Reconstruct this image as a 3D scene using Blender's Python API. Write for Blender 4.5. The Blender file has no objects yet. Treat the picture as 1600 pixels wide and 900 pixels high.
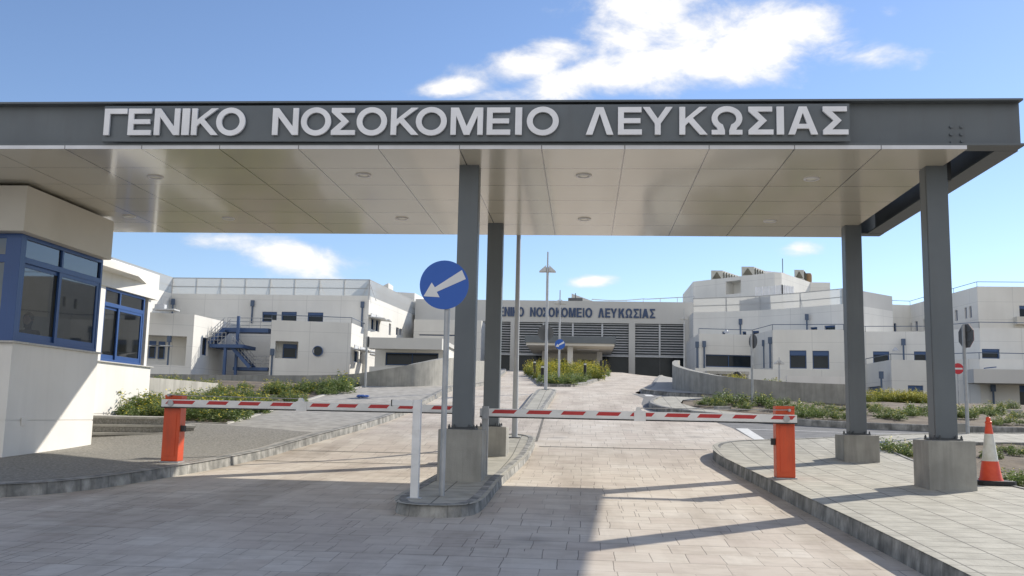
import bpy, bmesh, math, random
from mathutils import Vector, Matrix, noise as mnoise
from mathutils.geometry import tessellate_polygon
random.seed(7)
SC = bpy.context.scene
COL = SC.collection
rad = math.radians

# ------------------------------------------------------------------ camera model (surveyed from the photograph)
F, PIT, YAW, ROL, EYE = 1484.87, .1341, .0774, .0218, 1.65
cy, sy, cp, sp, cr, sr = math.cos(YAW), math.sin(YAW), math.cos(PIT), math.sin(PIT), math.cos(ROL), math.sin(ROL)
R0 = Vector((cy, sy, 0)); FW = Vector((-sy*cp, cy*cp, sp)); U0 = Vector((sy*sp, -cy*sp, cp))
RC = cr*R0 + sr*U0; UC = -sr*R0 + cr*U0
EYEV = Vector((0, 0, EYE))
def ray(u, v): return FW + (u-800)/F*RC + (450-v)/F*UC
def atY(u, v, Y):
    d = ray(u, v); return EYEV + d*(Y/d.y)
def atX(u, v, X):
    d = ray(u, v); return EYEV + d*(X/d.x)
def atZ(u, v, Z):
    d = ray(u, v); return EYEV + d*((Z-EYE)/d.z)

cam = bpy.data.cameras.new('camera'); cam.sensor_width = 36; cam.lens = F/1600*36
cam.clip_start = .1; cam.clip_end = 4000
co = bpy.data.objects.new('camera', cam); COL.objects.link(co); SC.camera = co
m = Matrix((RC, UC, -FW)).transposed().to_4x4(); m.translation = EYEV
co.matrix_world = m

# ------------------------------------------------------------------ terrain
GP = [(-60,-2.2),(0,0.0),(8,.30),(14,.55),(18.4,.74),(21,1.03),(24,1.30),(28,1.70),(36.5,2.59),(45,2.98),(54,3.42),(80,5.1),(112,6.85),(130,6.95),(400,6.95)]
GR = [(-60,-2.2),(0,0.0),(8,.30),(14,.55),(18.4,.74),(21,1.03),(24,1.30),(28,1.66),(45,2.35),(76,3.15),(130,3.3),(400,3.3)]
def hermite(P, x):
    if x <= P[0][0]: return P[0][1]
    if x >= P[-1][0]: return P[-1][1]
    n = len(P)
    s = [(P[i+1][1]-P[i][1])/(P[i+1][0]-P[i][0]) for i in range(n-1)]
    def slope(i):
        if i == 0: return s[0]
        if i == n-1: return s[-1]
        return 0 if s[i-1]*s[i] <= 0 else 2*s[i-1]*s[i]/(s[i-1]+s[i])
    for i in range(n-1):
        if x <= P[i+1][0]:
            h = P[i+1][0]-P[i][0]; t = (x-P[i][0])/h
            return (2*t**3-3*t*t+1)*P[i][1]+(t**3-2*t*t+t)*h*slope(i)+(-2*t**3+3*t*t)*P[i+1][1]+(t**3-t*t)*h*slope(i+1)
def g(Y): return hermite(GP, Y)
def T(X, Y):
    a = g(Y)
    if X < -9 and Y > 36.5:
        w = min(1, (-9-X)/5)*min(1, (Y-36.5)/4); return a*(1-w)+min(a, 2.75)*w
    if X < 6 or Y < 25: return a
    w = min(1, (X-6)/8); w = w*w*(3-2*w)
    return a*(1-w) + hermite(GR, Y)*w

# ------------------------------------------------------------------ materials
def mat(name, c1, c2=None, rough=.6, metal=0, scale=3., detail=6., bump=0., bscale=None, coat=0, spec=.5, contrast=(.35,.65)):
    mt = bpy.data.materials.new(name); mt.use_nodes = True
    nt = mt.node_tree; b = nt.nodes['Principled BSDF']
    b.inputs['Roughness'].default_value = rough; b.inputs['Metallic'].default_value = metal
    b.inputs['Coat Weight'].default_value = coat; b.inputs['Coat Roughness'].default_value = .08
    b.inputs['Specular IOR Level'].default_value = spec
    if c2 is None: c2 = tuple(min(1, x*1.12) for x in c1)
    geo = nt.nodes.new('ShaderNodeNewGeometry')
    nz = nt.nodes.new('ShaderNodeTexNoise'); nz.inputs['Scale'].default_value = scale; nz.inputs['Detail'].default_value = detail
    nt.links.new(geo.outputs['Position'], nz.inputs['Vector'])
    rp = nt.nodes.new('ShaderNodeValToRGB'); rp.color_ramp.elements[0].position = contrast[0]; rp.color_ramp.elements[1].position = contrast[1]
    rp.color_ramp.elements[0].color = (*c1, 1); rp.color_ramp.elements[1].color = (*c2, 1)
    nt.links.new(nz.outputs['Fac'], rp.inputs['Fac']); nt.links.new(rp.outputs['Color'], b.inputs['Base Color'])
    if bump:
        n2 = nt.nodes.new('ShaderNodeTexNoise'); n2.inputs['Scale'].default_value = bscale or scale*8; n2.inputs['Detail'].default_value = 5
        nt.links.new(geo.outputs['Position'], n2.inputs['Vector'])
        bp = nt.nodes.new('ShaderNodeBump'); bp.inputs['Strength'].default_value = bump; bp.inputs['Distance'].default_value = .02
        nt.links.new(n2.outputs['Fac'], bp.inputs['Height']); nt.links.new(bp.outputs['Normal'], b.inputs['Normal'])
    mt['_rp'] = 1
    return mt
def N(nt, kind, **kw):
    n = nt.nodes.new('ShaderNode'+kind)
    for k, v in kw.items():
        if hasattr(n, k): setattr(n, k, v)
        else: n.inputs[k].default_value = v
    return n
def mixc(nt, fac, a, b, mode='MIX'):
    n = nt.nodes.new('ShaderNodeMix'); n.data_type = 'RGBA'; n.blend_type = mode
    if isinstance(fac, (int, float)): n.inputs[0].default_value = fac
    else: nt.links.new(fac, n.inputs[0])
    for i, s in ((6, a), (7, b)):
        if isinstance(s, tuple): n.inputs[i].default_value = (*s, 1)
        else: nt.links.new(s, n.inputs[i])
    return n.outputs[2]
def math_(nt, op, a, b=None, c=None, clamp=False):
    n = nt.nodes.new('ShaderNodeMath'); n.operation = op; n.use_clamp = clamp
    for i, s in enumerate((a, b, c)):
        if s is None: continue
        if isinstance(s, (int, float)): n.inputs[i].default_value = s
        else: nt.links.new(s, n.inputs[i])
    return n.outputs[0]
def base_color_link(mt):
    b = mt.node_tree.nodes['Principled BSDF']
    return b.inputs['Base Color'].links[0].from_socket
def grid_lines(nt, coord, pu, pv, wu, wv, offs=(0, 0)):
    """1 on thin joint lines every pu / pv metres of the two coordinates"""
    sx = N(nt, 'SeparateXYZ'); nt.links.new(coord, sx.inputs[0])
    outs = []
    for ax, p, w, o in ((0, pu, wu, offs[0]), (1, pv, wv, offs[1])):
        if not p: continue
        t = math_(nt, 'ADD', sx.outputs[ax], o)
        t = math_(nt, 'PINGPONG', t, p/2)
        outs.append(math_(nt, 'LESS_THAN', t, w/2))
    return outs[0] if len(outs) == 1 else math_(nt, 'MAXIMUM', outs[0], outs[1])
def add_lines(mt, coordkind, pu, pv, wu, wv, dark, offs=(0, 0), strength=.8, bump=False):
    nt = mt.node_tree; b = nt.nodes['Principled BSDF']
    if coordkind == 'UV':
        c = N(nt, 'UVMap').outputs[0]
    else:
        c = N(nt, 'NewGeometry').outputs['Position']
    f = grid_lines(nt, c, pu, pv, wu, wv, offs)
    fs = math_(nt, 'MULTIPLY', f, strength)
    col = mixc(nt, fs, base_color_link(mt), dark)
    nt.links.new(col, b.inputs['Base Color'])
    return mt

M = {}
M['steel'] = mat('grey_painted_steel', (.100,.118,.133), (.117,.136,.151), .42, 0, 1.2, 4, .03, 60, spec=.5)
M['steel_dark'] = mat('dark_steel_edge', (.05,.056,.062), None, .5)
M['soffit'] = mat('champagne_aluminium_panel', (.54,.515,.435), (.57,.545,.465), .2, 0, .5, 2, 0, None, coat=.5, spec=.7)
add_lines(M['soffit'], 'UV', 1.1893, 1.09, .02, .022, (.06,.06,.052), (.02, 0), .85)
M['lip'] = mat('soffit_trim', (.62,.63,.66), None, .35)
M['letter'] = mat('white_letter_enamel', (.74,.75,.78), None, .4)
M['conc'] = mat('fair_faced_concrete', (.27,.265,.24), (.36,.35,.315), .85, 0, 2.5, 8, .25, 40)
M['conc_light'] = mat('pale_concrete_wall', (.40,.385,.345), (.52,.50,.45), .85, 0, 1.3, 8, .2, 25)
M['kerb'] = mat('kerb_concrete', (.17,.17,.16), (.40,.39,.36), .85, 0, 4, 12, .4, 30)
add_lines(M['kerb'], 'UV', .5, 0, .02, 0, (.10,.10,.095), (0, 0), .45)
M['white_wall'] = mat('white_cladding', (.67,.66,.625), (.73,.72,.68), .7, 0, .35, 5, .05, 14)
add_lines(M['white_wall'], 'UV', 3.6, 1.9, .05, .04, (.36,.36,.35), (0, .3), .42)
M['kiosk_wall'] = mat('kiosk_render', (.72,.70,.66), (.77,.75,.71), .75, 0, .9, 6, .12, 60)
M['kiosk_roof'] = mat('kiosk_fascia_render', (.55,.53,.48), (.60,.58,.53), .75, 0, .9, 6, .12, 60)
M['sill'] = mat('stone_sill', (.42,.41,.39), (.52,.51,.48), .6, 0, 20)
M['blue'] = mat('blue_powder_coat', (.022,.072,.225), (.026,.08,.245), .35, 0, 2, 3, spec=.5)
M['blue_far'] = mat('blue_shutter', (.038,.085,.20), (.045,.096,.22), .5, 0, 1)
M['pipe_blue'] = mat('downpipe_blue', (.065,.10,.165), (.075,.115,.185), .5, 0, 1)
M['orange'] = mat('orange_cabinet_paint', (.56,.062,.014), (.60,.076,.018), .42, 0, 3, 5)
M['redstripe'] = mat('red_reflective', (.42,.018,.022), (.48,.026,.028), .4, 0, 8)
M['boom'] = mat('white_boom_paint', (.66,.66,.65), (.74,.74,.73), .4, 0, 5)
M['black'] = mat('black_rubber', (.018,.018,.019), (.03,.03,.03), .7, 0, 6)
M['cone_o'] = mat('cone_orange', (.70,.065,.022), (.76,.09,.03), .5, 0, 12)
M['cone_w'] = mat('cone_white', (.70,.69,.62), (.60,.58,.50), .5, 0, 14)
M['galv'] = mat('galvanised_steel', (.33,.345,.355), (.42,.43,.44), .45, .25, 6, 5)
M['lamp_pole'] = mat('lamp_pole_paint', (.40,.415,.43), (.46,.475,.49), .45, 0, 3)
M['lamp_head'] = mat('lamp_head_paint', (.46,.46,.45), (.55,.55,.53), .4)
M['signblue'] = mat('sign_blue', (.006,.085,.40), (.008,.095,.43), .35, 0, 2)
M['signwhite'] = mat('sign_white', (.62,.63,.64), (.68,.69,.70), .4)
M['signred'] = mat('sign_red', (.50,.015,.03), (.54,.02,.035), .4)
M['signback'] = mat('sign_back_grey', (.075,.08,.083), (.11,.115,.12), .55)
M['lightglass'] = mat('opal_light_cover', (.66,.66,.60), None, .3)
M['darkglass'] = mat('dark_glazing', (.010,.016,.022), (.018,.026,.034), .10, 0, .6, spec=.28)
M['letter_blue'] = mat('blue_letter', (.035,.065,.14), None, .5)
M['slat'] = mat('grey_louvre', (.50,.515,.53), (.56,.575,.59), .5)
M['darkvoid'] = mat('dark_louvre_back', (.045,.058,.068), (.055,.068,.078), .4)
M['soil'] = mat('dry_soil', (.085,.064,.044), (.205,.165,.12), .95, 0, 1.6, 12, .9, 9)
M['ground'] = mat('earth', (.20,.165,.11), (.30,.26,.19), .95, 0, .4, 10, .5, 4)
M['asphalt'] = mat('asphalt', (.145,.148,.15), (.20,.20,.20), .9, 0, 3, 12, .3, 80)
M['roadpaint'] = mat('white_road_paint', (.60,.60,.57), (.72,.72,.69), .7, 0, 10)
M['aggregate'] = mat('exposed_aggregate_paving', (.175,.167,.148), (.33,.315,.28), .9, 0, 26, 12, .6, 60)
M['pave_l'] = mat('left_footway_paving', (.30,.285,.255), (.43,.41,.37), .9, 0, 4, 10, .4, 40)
M['step'] = mat('washed_pebble_step', (.21,.20,.175), (.36,.345,.31), .9, 0, 30, 10, .5, 70)
M['tile'] = mat('grey_footway_slab', (.33,.315,.265), (.46,.44,.375), .85, 0, 3.5, 10, .25, 30)
add_lines(M['tile'], 'POS', .45, .30, .02, .017, (.12,.115,.10), (.02, .1), .85)
M['ac'] = mat('plant_unit_metal', (.42,.42,.38), (.5,.5,.45), .6)
M['ac_dark'] = mat('plant_unit_grille', (.10,.095,.075), (.17,.16,.12), .8, 0, 2)
M['fence'] = mat('fence_panel', (.70,.70,.70), None, .5)
M['skin'] = mat('skin', (.35,.2,.14), None, .5)
M['cloth'] = mat('dark_jacket', (.018,.018,.02), (.03,.03,.032), .8)
M['hair'] = mat('dark_hair', (.015,.012,.01), None, .6)
M['pink'] = mat('pink_fabric', (.30,.06,.12), (.36,.09,.15), .7)
M['bluebag'] = mat('blue_plastic_bag', (.05,.13,.42), (.12,.22,.55), .35)
M['yellow_flower'] = mat('yellow_petal', (.62,.50,.03), (.72,.62,.06), .7)
M['inner'] = mat('kiosk_inner_wall', (.42,.40,.36), (.48,.46,.42), .8)
M['floorin'] = mat('kiosk_inner_floor', (.2,.2,.19), None, .6)

def leafmat(name, a, b, c):
    mt = bpy.data.materials.new(name); mt.use_nodes = True; nt = mt.node_tree
    p = nt.nodes['Principled BSDF']; out = nt.nodes['Material Output']
    geo = N(nt, 'NewGeometry'); nz = N(nt, 'TexNoise', Scale=5.0, Detail=4.0)
    nt.links.new(geo.outputs['Position'], nz.inputs['Vector'])
    oi = N(nt, 'ObjectInfo')
    f = math_(nt, 'ADD', math_(nt, 'MULTIPLY', geo.outputs['Random Per Island'], .6), math_(nt, 'MULTIPLY', nz.outputs['Fac'], .5))
    rp = N(nt, 'ValToRGB'); cr_ = rp.color_ramp
    cr_.elements[0].position = .15; cr_.elements[0].color = (*a, 1); cr_.elements[1].position = .9; cr_.elements[1].color = (*c, 1)
    e = cr_.elements.new(.5); e.color = (*b, 1)
    nt.links.new(f, rp.inputs['Fac']); nt.links.new(rp.outputs['Color'], p.inputs['Base Color'])
    p.inputs['Roughness'].default_value = .55
    tr = N(nt, 'BsdfTranslucent'); nt.links.new(rp.outputs['Color'], tr.inputs['Color'])
    mx = N(nt, 'MixShader'); mx.inputs[0].default_value = .35
    nt.links.new(p.outputs[0], mx.inputs[1]); nt.links.new(tr.outputs[0], mx.inputs[2]); nt.links.new(mx.outputs[0], out.inputs['Surface'])
    return mt
M['leaf'] = leafmat('weed_leaf', (.065,.115,.030), (.15,.215,.065), (.30,.35,.16))
M['leaf_y'] = leafmat('mustard_leaf', (.07,.115,.022), (.17,.215,.045), (.36,.36,.07))

def glassmat(name, tint, refl):
    mt = bpy.data.materials.new(name); mt.use_nodes = True; nt = mt.node_tree
    out = nt.nodes['Material Output']; nt.nodes.remove(nt.nodes['Principled BSDF'])
    t = N(nt, 'BsdfTransparent'); t.inputs[0].default_value = (*tint, 1)
    gl = N(nt, 'BsdfGlossy'); gl.inputs['Roughness'].default_value = .02; gl.inputs[0].default_value = (.9, .92, .95, 1)
    fr = N(nt, 'Fresnel'); fr.inputs[0].default_value = refl
    mx = N(nt, 'MixShader'); nt.links.new(fr.outputs[0], mx.inputs[0]); nt.links.new(t.outputs[0], mx.inputs[1]); nt.links.new(gl.outputs[0], mx.inputs[2])
    nt.links.new(mx.outputs[0], out.inputs['Surface'])
    return mt
M['glass'] = glassmat('tinted_glass', (.36,.39,.38), 1.9)

def meshscreen():
    mt = bpy.data.materials.new('perforated_screen'); mt.use_nodes = True; nt = mt.node_tree
    out = nt.nodes['Material Output']; p = nt.nodes['Principled BSDF']
    p.inputs['Base Color'].default_value = (.47,.475,.465,1); p.inputs['Roughness'].default_value = .6
    uv = N(nt, 'UVMap'); gl_ = grid_lines(nt, uv.outputs[0], 1.25, 0, .05, 0)
    t = N(nt, 'BsdfTransparent'); mx = N(nt, 'MixShader')
    tl = N(nt, 'BsdfTranslucent'); tl.inputs[0].default_value = (.50,.505,.49,1)
    m1 = N(nt, 'MixShader'); m1.inputs[0].default_value = .4
    nt.links.new(p.outputs[0], m1.inputs[1]); nt.links.new(tl.outputs[0], m1.inputs[2])
    mx.inputs[0].default_value = .88
    nt.links.new(t.outputs[0], mx.inputs[1]); nt.links.new(m1.outputs[0], mx.inputs[2]); nt.links.new(mx.outputs[0], out.inputs['Surface'])
    return mt
M['screen'] = meshscreen()

def stamped():
    """stamped concrete carriageway: random ashlar joints, pinkish buff, worn and stained"""
    mt = bpy.data.materials.new('stamped_concrete'); mt.use_nodes = True; nt = mt.node_tree
    b = nt.nodes['Principled BSDF']; b.inputs['Roughness'].default_value = .8
    pos = N(nt, 'NewGeometry').outputs['Position']
    wob = N(nt, 'TexNoise', Scale=1.3, Detail=3.0); nt.links.new(pos, wob.inputs['Vector'])
    vm = N(nt, 'VectorMath', operation='MULTIPLY_ADD'); nt.links.new(wob.outputs['Color'], vm.inputs[0]); vm.inputs[1].default_value = (.06,.06,0); nt.links.new(pos, vm.inputs[2])
    sp_ = N(nt, 'SeparateXYZ'); nt.links.new(vm.outputs[0], sp_.inputs[0])
    yw = math_(nt, 'ADD', sp_.outputs[1], math_(nt, 'MULTIPLY', math_(nt, 'SINE', math_(nt, 'MULTIPLY', sp_.outputs[1], 2*math.pi/.96)), .06))
    cb = N(nt, 'CombineXYZ'); nt.links.new(sp_.outputs[0], cb.inputs[0]); nt.links.new(yw, cb.inputs[1])
    def brick(bw, rh, off, sq, sf, of):
        br = N(nt, 'TexBrick'); br.offset = off; br.squash = sq; br.squash_frequency = sf; br.offset_frequency = of
        br.inputs['Scale'].default_value = 1; br.inputs['Brick Width'].default_value = bw; br.inputs['Row Height'].default_value = rh
        br.inputs['Mortar Size'].default_value = .006; br.inputs['Mortar Smooth'].default_value = .4
        br.inputs['Color1'].default_value = (.0,.0,.0,1); br.inputs['Color2'].default_value = (1,1,1,1); br.inputs['Mortar'].default_value = (.5,.5,.5,1)
        nt.links.new(cb.outputs[0], br.inputs['Vector']); return br
    br = brick(.34, .48, .37, 1.5, 3, 2); br2 = brick(.52, .24, .61, 1.0, 2, 2)
    vor = N(nt, 'TexVoronoi', Scale=.9); nt.links.new(cb.outputs[0], vor.inputs['Vector'])
    vs_ = N(nt, 'SeparateColor'); nt.links.new(vor.outputs['Color'], vs_.inputs[0])
    half = math_(nt, 'MULTIPLY', br2.outputs['Fac'], math_(nt, 'GREATER_THAN', vs_.outputs[0], .72))
    joint = math_(nt, 'MAXIMUM', br.outputs['Fac'], half)
    n1 = N(nt, 'TexNoise', Scale=.45, Detail=8.0); nt.links.new(pos, n1.inputs['Vector'])
    mp = N(nt, 'Mapping'); mp.inputs['Scale'].default_value = (1.1, 2.6, 1); nt.links.new(pos, mp.inputs['Vector'])
    n2 = N(nt, 'TexNoise', Scale=1.4, Detail=9.0, Roughness=.65); nt.links.new(mp.outputs[0], n2.inputs['Vector'])
    n3 = N(nt, 'TexNoise', Scale=24.0, Detail=6.0); nt.links.new(pos, n3.inputs['Vector'])
    r1 = N(nt, 'ValToRGB'); r1.color_ramp.elements[0].position = .36; r1.color_ramp.elements[1].position = .64
    r1.color_ramp.elements[0].color = (.53,.46,.385,1); r1.color_ramp.elements[1].color = (.63,.57,.49,1)
    nt.links.new(n1.outputs['Fac'], r1.inputs['Fac'])
    c = mixc(nt, .10, r1.outputs['Color'], br.outputs['Color'], 'OVERLAY')
    s2 = N(nt, 'ValToRGB'); s2.color_ramp.elements[0].position = .36; s2.color_ramp.elements[0].color = (.74,.72,.69,1); s2.color_ramp.elements[1].position = .55; s2.color_ramp.elements[1].color = (1,1,1,1)
    nt.links.new(n2.outputs['Fac'], s2.inputs['Fac'])
    c = mixc(nt, .75, c, s2.outputs['Color'], 'MULTIPLY')
    c = mixc(nt, math_(nt, 'MULTIPLY', n3.outputs['Fac'], .35), c, (.50,.45,.38))
    # joints fade in and out as the stamp was pressed unevenly
    n4 = N(nt, 'TexNoise', Scale=1.1, Detail=4.0); nt.links.new(pos, n4.inputs['Vector'])
    mr = N(nt, 'MapRange'); mr.inputs[1].default_value = .38; mr.inputs[2].default_value = .58; mr.inputs[3].default_value = .25; mr.inputs[4].default_value = .9; nt.links.new(n4.outputs['Fac'], mr.inputs[0])
    jf = math_(nt, 'MULTIPLY', joint, mr.outputs[0])
    c = mixc(nt, jf, c, (.21,.18,.15))
    mp5 = N(nt, 'Mapping'); mp5.inputs['Scale'].default_value = (1.0, .16, 1); nt.links.new(pos, mp5.inputs['Vector'])
    n5 = N(nt, 'TexNoise', Scale=1.1, Detail=7.0, Roughness=.6); nt.links.new(mp5.outputs[0], n5.inputs['Vector'])
    s5 = N(nt, 'ValToRGB'); s5.color_ramp.elements[0].position = .34; s5.color_ramp.elements[0].color = (.70,.68,.66,1); s5.color_ramp.elements[1].position = .52; s5.color_ramp.elements[1].color = (1,1,1,1)
    nt.links.new(n5.outputs['Fac'], s5.inputs['Fac']); c = mixc(nt, .8, c, s5.outputs['Color'], 'MULTIPLY')
    v5 = N(nt, 'TexVoronoi', Scale=.55); nt.links.new(vm.outputs[0], v5.inputs['Vector'])
    spot_ = N(nt, 'MapRange'); spot_.inputs[1].default_value = .05; spot_.inputs[2].default_value = .16; spot_.inputs[3].default_value = .45; spot_.inputs[4].default_value = 0; nt.links.new(v5.outputs['Distance'], spot_.inputs[0])
    c = mixc(nt, spot_.outputs[0], c, (.23,.205,.18))
    nt.links.new(c, b.inputs['Base Color'])
    h = math_(nt, 'SUBTRACT', math_(nt, 'MULTIPLY', n2.outputs['Fac'], .5), joint)
    bp = N(nt, 'Bump'); bp.inputs['Strength'].default_value = .45; bp.inputs['Distance'].default_value = .012
    nt.links.new(h, bp.inputs['Height']); nt.links.new(bp.outputs[0], b.inputs['Normal'])
    return mt
M['road'] = stamped()
def streaks(mt, sx_, sz_, lo, hi, dark, amt):
    nt = mt.node_tree; b = nt.nodes['Principled BSDF']
    pos = N(nt, 'NewGeometry').outputs['Position']; mp = N(nt, 'Mapping'); mp.inputs['Scale'].default_value = (sx_, sx_, sz_); nt.links.new(pos, mp.inputs['Vector'])
    n = N(nt, 'TexNoise', Scale=1.0, Detail=8.0, Roughness=.62); nt.links.new(mp.outputs[0], n.inputs['Vector'])
    r = N(nt, 'MapRange'); r.inputs[1].default_value = lo; r.inputs[2].default_value = hi; r.inputs[3].default_value = amt; r.inputs[4].default_value = 0; nt.links.new(n.outputs['Fac'], r.inputs[0])
    nt.links.new(mixc(nt, r.outputs[0], base_color_link(mt), dark), b.inputs['Base Color'])
streaks(M['white_wall'], 1.3, .12, .34, .56, (.46,.44,.40), .09)
streaks(M['conc'], 7, .7, .36, .58, (.15,.145,.13), .38)
streaks(M['conc_light'], 5, .5, .36, .56, (.22,.21,.18), .45)
streaks(M['kiosk_wall'], 3.5, .35, .34, .50, (.52,.50,.46), .12)
streaks(M['kerb'], 6, 2, .38, .55, (.08,.078,.07), .55)
streaks(M['orange'], 9, 1.5, .30, .48, (.22,.05,.025), .35)
streaks(M['galv'], 12, .8, .36, .52, (.20,.20,.195), .4)
streaks(M['steel'], 5, .6, .34, .52, (.085,.09,.095), .22)
streaks(M['boom'], 3, 8, .34, .46, (.45,.44,.41), .3)
# ------------------------------------------------------------------ mesh helpers
ORG = {}
def tag(o, label=None, cat=None, group=None, kind=None):
    if label: o['label'] = label
    if cat: o['category'] = cat
    if group: o['group'] = group
    if kind: o['kind'] = kind
    return o
def thing(name, loc, label, cat, group=None):
    o = bpy.data.objects.new(name, None); COL.objects.link(o); o.location = loc
    o.empty_display_size = .3
    ORG[o.name] = Vector(loc)
    return tag(o, label, cat, group)
class MB:
    def __init__(s): s.v = []; s.f = []; s.uv = {}; s.mi = {}
    def face(s, pts, uv=None, mi=0):
        n = len(s.v); s.v += [tuple(p) for p in pts]; s.f.append(tuple(range(n, n+len(pts))))
        if uv: s.uv[len(s.f)-1] = uv
        if mi: s.mi[len(s.f)-1] = mi
        return s
    def idx(s, verts, faces, mi=0):
        n = len(s.v); s.v += [tuple(p) for p in verts]
        for f in faces:
            s.f.append(tuple(n+i for i in f))
            if mi: s.mi[len(s.f)-1] = mi
        return s
    def box(s, x0, x1, y0, y1, z0, z1, mi=0):
        vs = [(x, y, z) for z in (z0, z1) for x, y in ((x0,y0),(x1,y0),(x1,y1),(x0,y1))]
        return s.idx(vs, [(3,2,1,0),(4,5,6,7),(0,1,5,4),(1,2,6,5),(2,3,7,6),(3,0,4,7)], mi)
    def obox(s, c, ax, ay, az, mi=0):
        c, ax, ay, az = map(Vector, (c, ax, ay, az))
        vs = [c+sx*ax+sy_*ay+sz*az for sz in (-1,1) for sx, sy_ in ((-1,-1),(1,-1),(1,1),(-1,1))]
        return s.idx(vs, [(3,2,1,0),(4,5,6,7),(0,1,5,4),(1,2,6,5),(2,3,7,6),(3,0,4,7)], mi)
    def bar(s, a, b, w, h=None, up=(0,0,1), mi=0):
        a, b = Vector(a), Vector(b); d = b-a; L = d.length; d.normalize()
        u = Vector(up); x = d.cross(u)
        if x.length < 1e-4: x = d.cross(Vector((1,0,0)))
        x.normalize(); z = x.cross(d).normalized()
        return s.obox((a+b)/2, d*L/2, x*w/2, z*(h or w)/2, mi)
    def prism(s, poly, z0, z1, mi=0, top=True, bot=True):
        n = len(poly); z0f = z0 if callable(z0) else (lambda p: z0); z1f = z1 if callable(z1) else (lambda p: z1)
        vs = [(p[0], p[1], z0f(p)) for p in poly] + [(p[0], p[1], z1f(p)) for p in poly]
        fs = [(i, (i+1) % n, n+(i+1) % n, n+i) for i in range(n)]
        s.idx(vs, fs, mi)
        tri = tessellate_polygon([[Vector((p[0], p[1], 0)) for p in poly]])
        def cc(t):
            a, b, c = [poly[i] for i in t]
            return t if (b[0]-a[0])*(c[1]-a[1])-(b[1]-a[1])*(c[0]-a[0]) > 0 else (t[2], t[1], t[0])
        if top: s.idx(vs[n:], [cc(t) for t in tri], mi)
        if bot: s.idx(vs[:n], [tuple(reversed(cc(t))) for t in tri], mi)
        return s
    def tube(s, pts, r, n=10, cap=True, mi=0):
        pts = [Vector(p) for p in pts]; rs = r if isinstance(r, (list, tuple)) else [r]*len(pts)
        vs = []; ref = None
        for i, p in enumerate(pts):
            d = (pts[min(i+1, len(pts)-1)]-pts[max(i-1, 0)]).normalized()
            if ref is None: ref = d.orthogonal().normalized()
            x = (ref - d*ref.dot(d)).normalized(); y = d.cross(x); ref = x
            vs += [p+rs[i]*(math.cos(2*math.pi*k/n)*x+math.sin(2*math.pi*k/n)*y) for k in range(n)]
        fs = [(i*n+k, i*n+(k+1) % n, (i+1)*n+(k+1) % n, (i+1)*n+k) for i in range(len(pts)-1) for k in range(n)]
        if cap: fs += [tuple(reversed(range(n))), tuple((len(pts)-1)*n+k for k in range(n))]
        return s.idx(vs, fs, mi)
    def lathe(s, c, prof, n=24, mi=0):
        vs = [(c[0]+r*math.cos(2*math.pi*k/n), c[1]+r*math.sin(2*math.pi*k/n), c[2]+z) for r, z in prof for k in range(n)]
        fs = [(i*n+k, i*n+(k+1) % n, (i+1)*n+(k+1) % n, (i+1)*n+k) for i in range(len(prof)-1) for k in range(n)]
        fs += [tuple(reversed(range(n))), tuple((len(prof)-1)*n+k for k in range(n))]
        return s.idx(vs, fs, mi)
    def plate(s, loops, o, ax, ay, thick, mi=0):
        """flat outline (loops[0] outer, rest holes) in the plane o + x*ax + y*ay, extruded behind by thick along ax x ay reversed"""
        o, ax, ay = Vector(o), Vector(ax), Vector(ay); nrm = ax.cross(ay).normalized()
        flat = [p for l in loops for p in l]
        tri = tessellate_polygon([[Vector((p[0], p[1], 0)) for p in l] for l in loops])
        fr = [o+p[0]*ax+p[1]*ay for p in flat]; bk = [p-nrm*thick for p in fr]
        def cc(t):
            a, b, c = [flat[i] for i in t]
            return t if (b[0]-a[0])*(c[1]-a[1])-(b[1]-a[1])*(c[0]-a[0]) > 0 else (t[2], t[1], t[0])
        n = len(flat); fs = [cc(t) for t in tri] + [tuple(n+i for i in reversed(cc(t))) for t in tri]
        k = 0
        for l in loops:
            m_ = len(l)
            ar = sum(l[i][0]*l[(i+1) % m_][1]-l[(i+1) % m_][0]*l[i][1] for i in range(m_))
            outer = (l is loops[0])
            for i in range(m_):
                a, b = k+i, k+(i+1) % m_
                q = (a, n+a, n+b, b) if ((ar > 0) == outer) else (b, n+b, n+a, a)
                fs.append(q)
            k += m_
        return s.idx(fr+bk, fs, mi)
    def build(s, name, mats, parent=None, smooth=False, bevel=0, merge=False):
        me = bpy.data.meshes.new(name)
        if not isinstance(mats, (list, tuple)): mats = [mats]
        org = Vector((0, 0, 0))
        if parent is not None: org = ORG[parent.name]
        me.from_pydata([tuple(Vector(v)-org) for v in s.v], [], s.f)
        for m_ in mats: me.materials.append(M[m_] if isinstance(m_, str) else m_)
        for i, k in s.mi.items(): me.polygons[i].material_index = k
        if s.uv:
            ul = me.uv_layers.new(name='UVMap')
            for fi, uvs in s.uv.items():
                for li, c in zip(me.polygons[fi].loop_indices, uvs): ul.data[li].uv = c
        if merge:
            bm = bmesh.new(); bm.from_mesh(me); bmesh.ops.remove_doubles(bm, verts=bm.verts, dist=1e-4); bm.to_mesh(me); bm.free()
        if smooth:
            for p in me.polygons: p.use_smooth = True
            if smooth is not True:
                me.set_sharp_from_angle(angle=rad(smooth))
        me.update()
        o = bpy.data.objects.new(name, me); COL.objects.link(o)
        if parent is not None: o.parent = parent
        ORG[o.name] = org
        if bevel:
            bv = o.modifiers.new('bevel', 'BEVEL'); bv.width = bevel; bv.segments = 2; bv.limit_method = 'ANGLE'; bv.angle_limit = rad(35)
        return o
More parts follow.
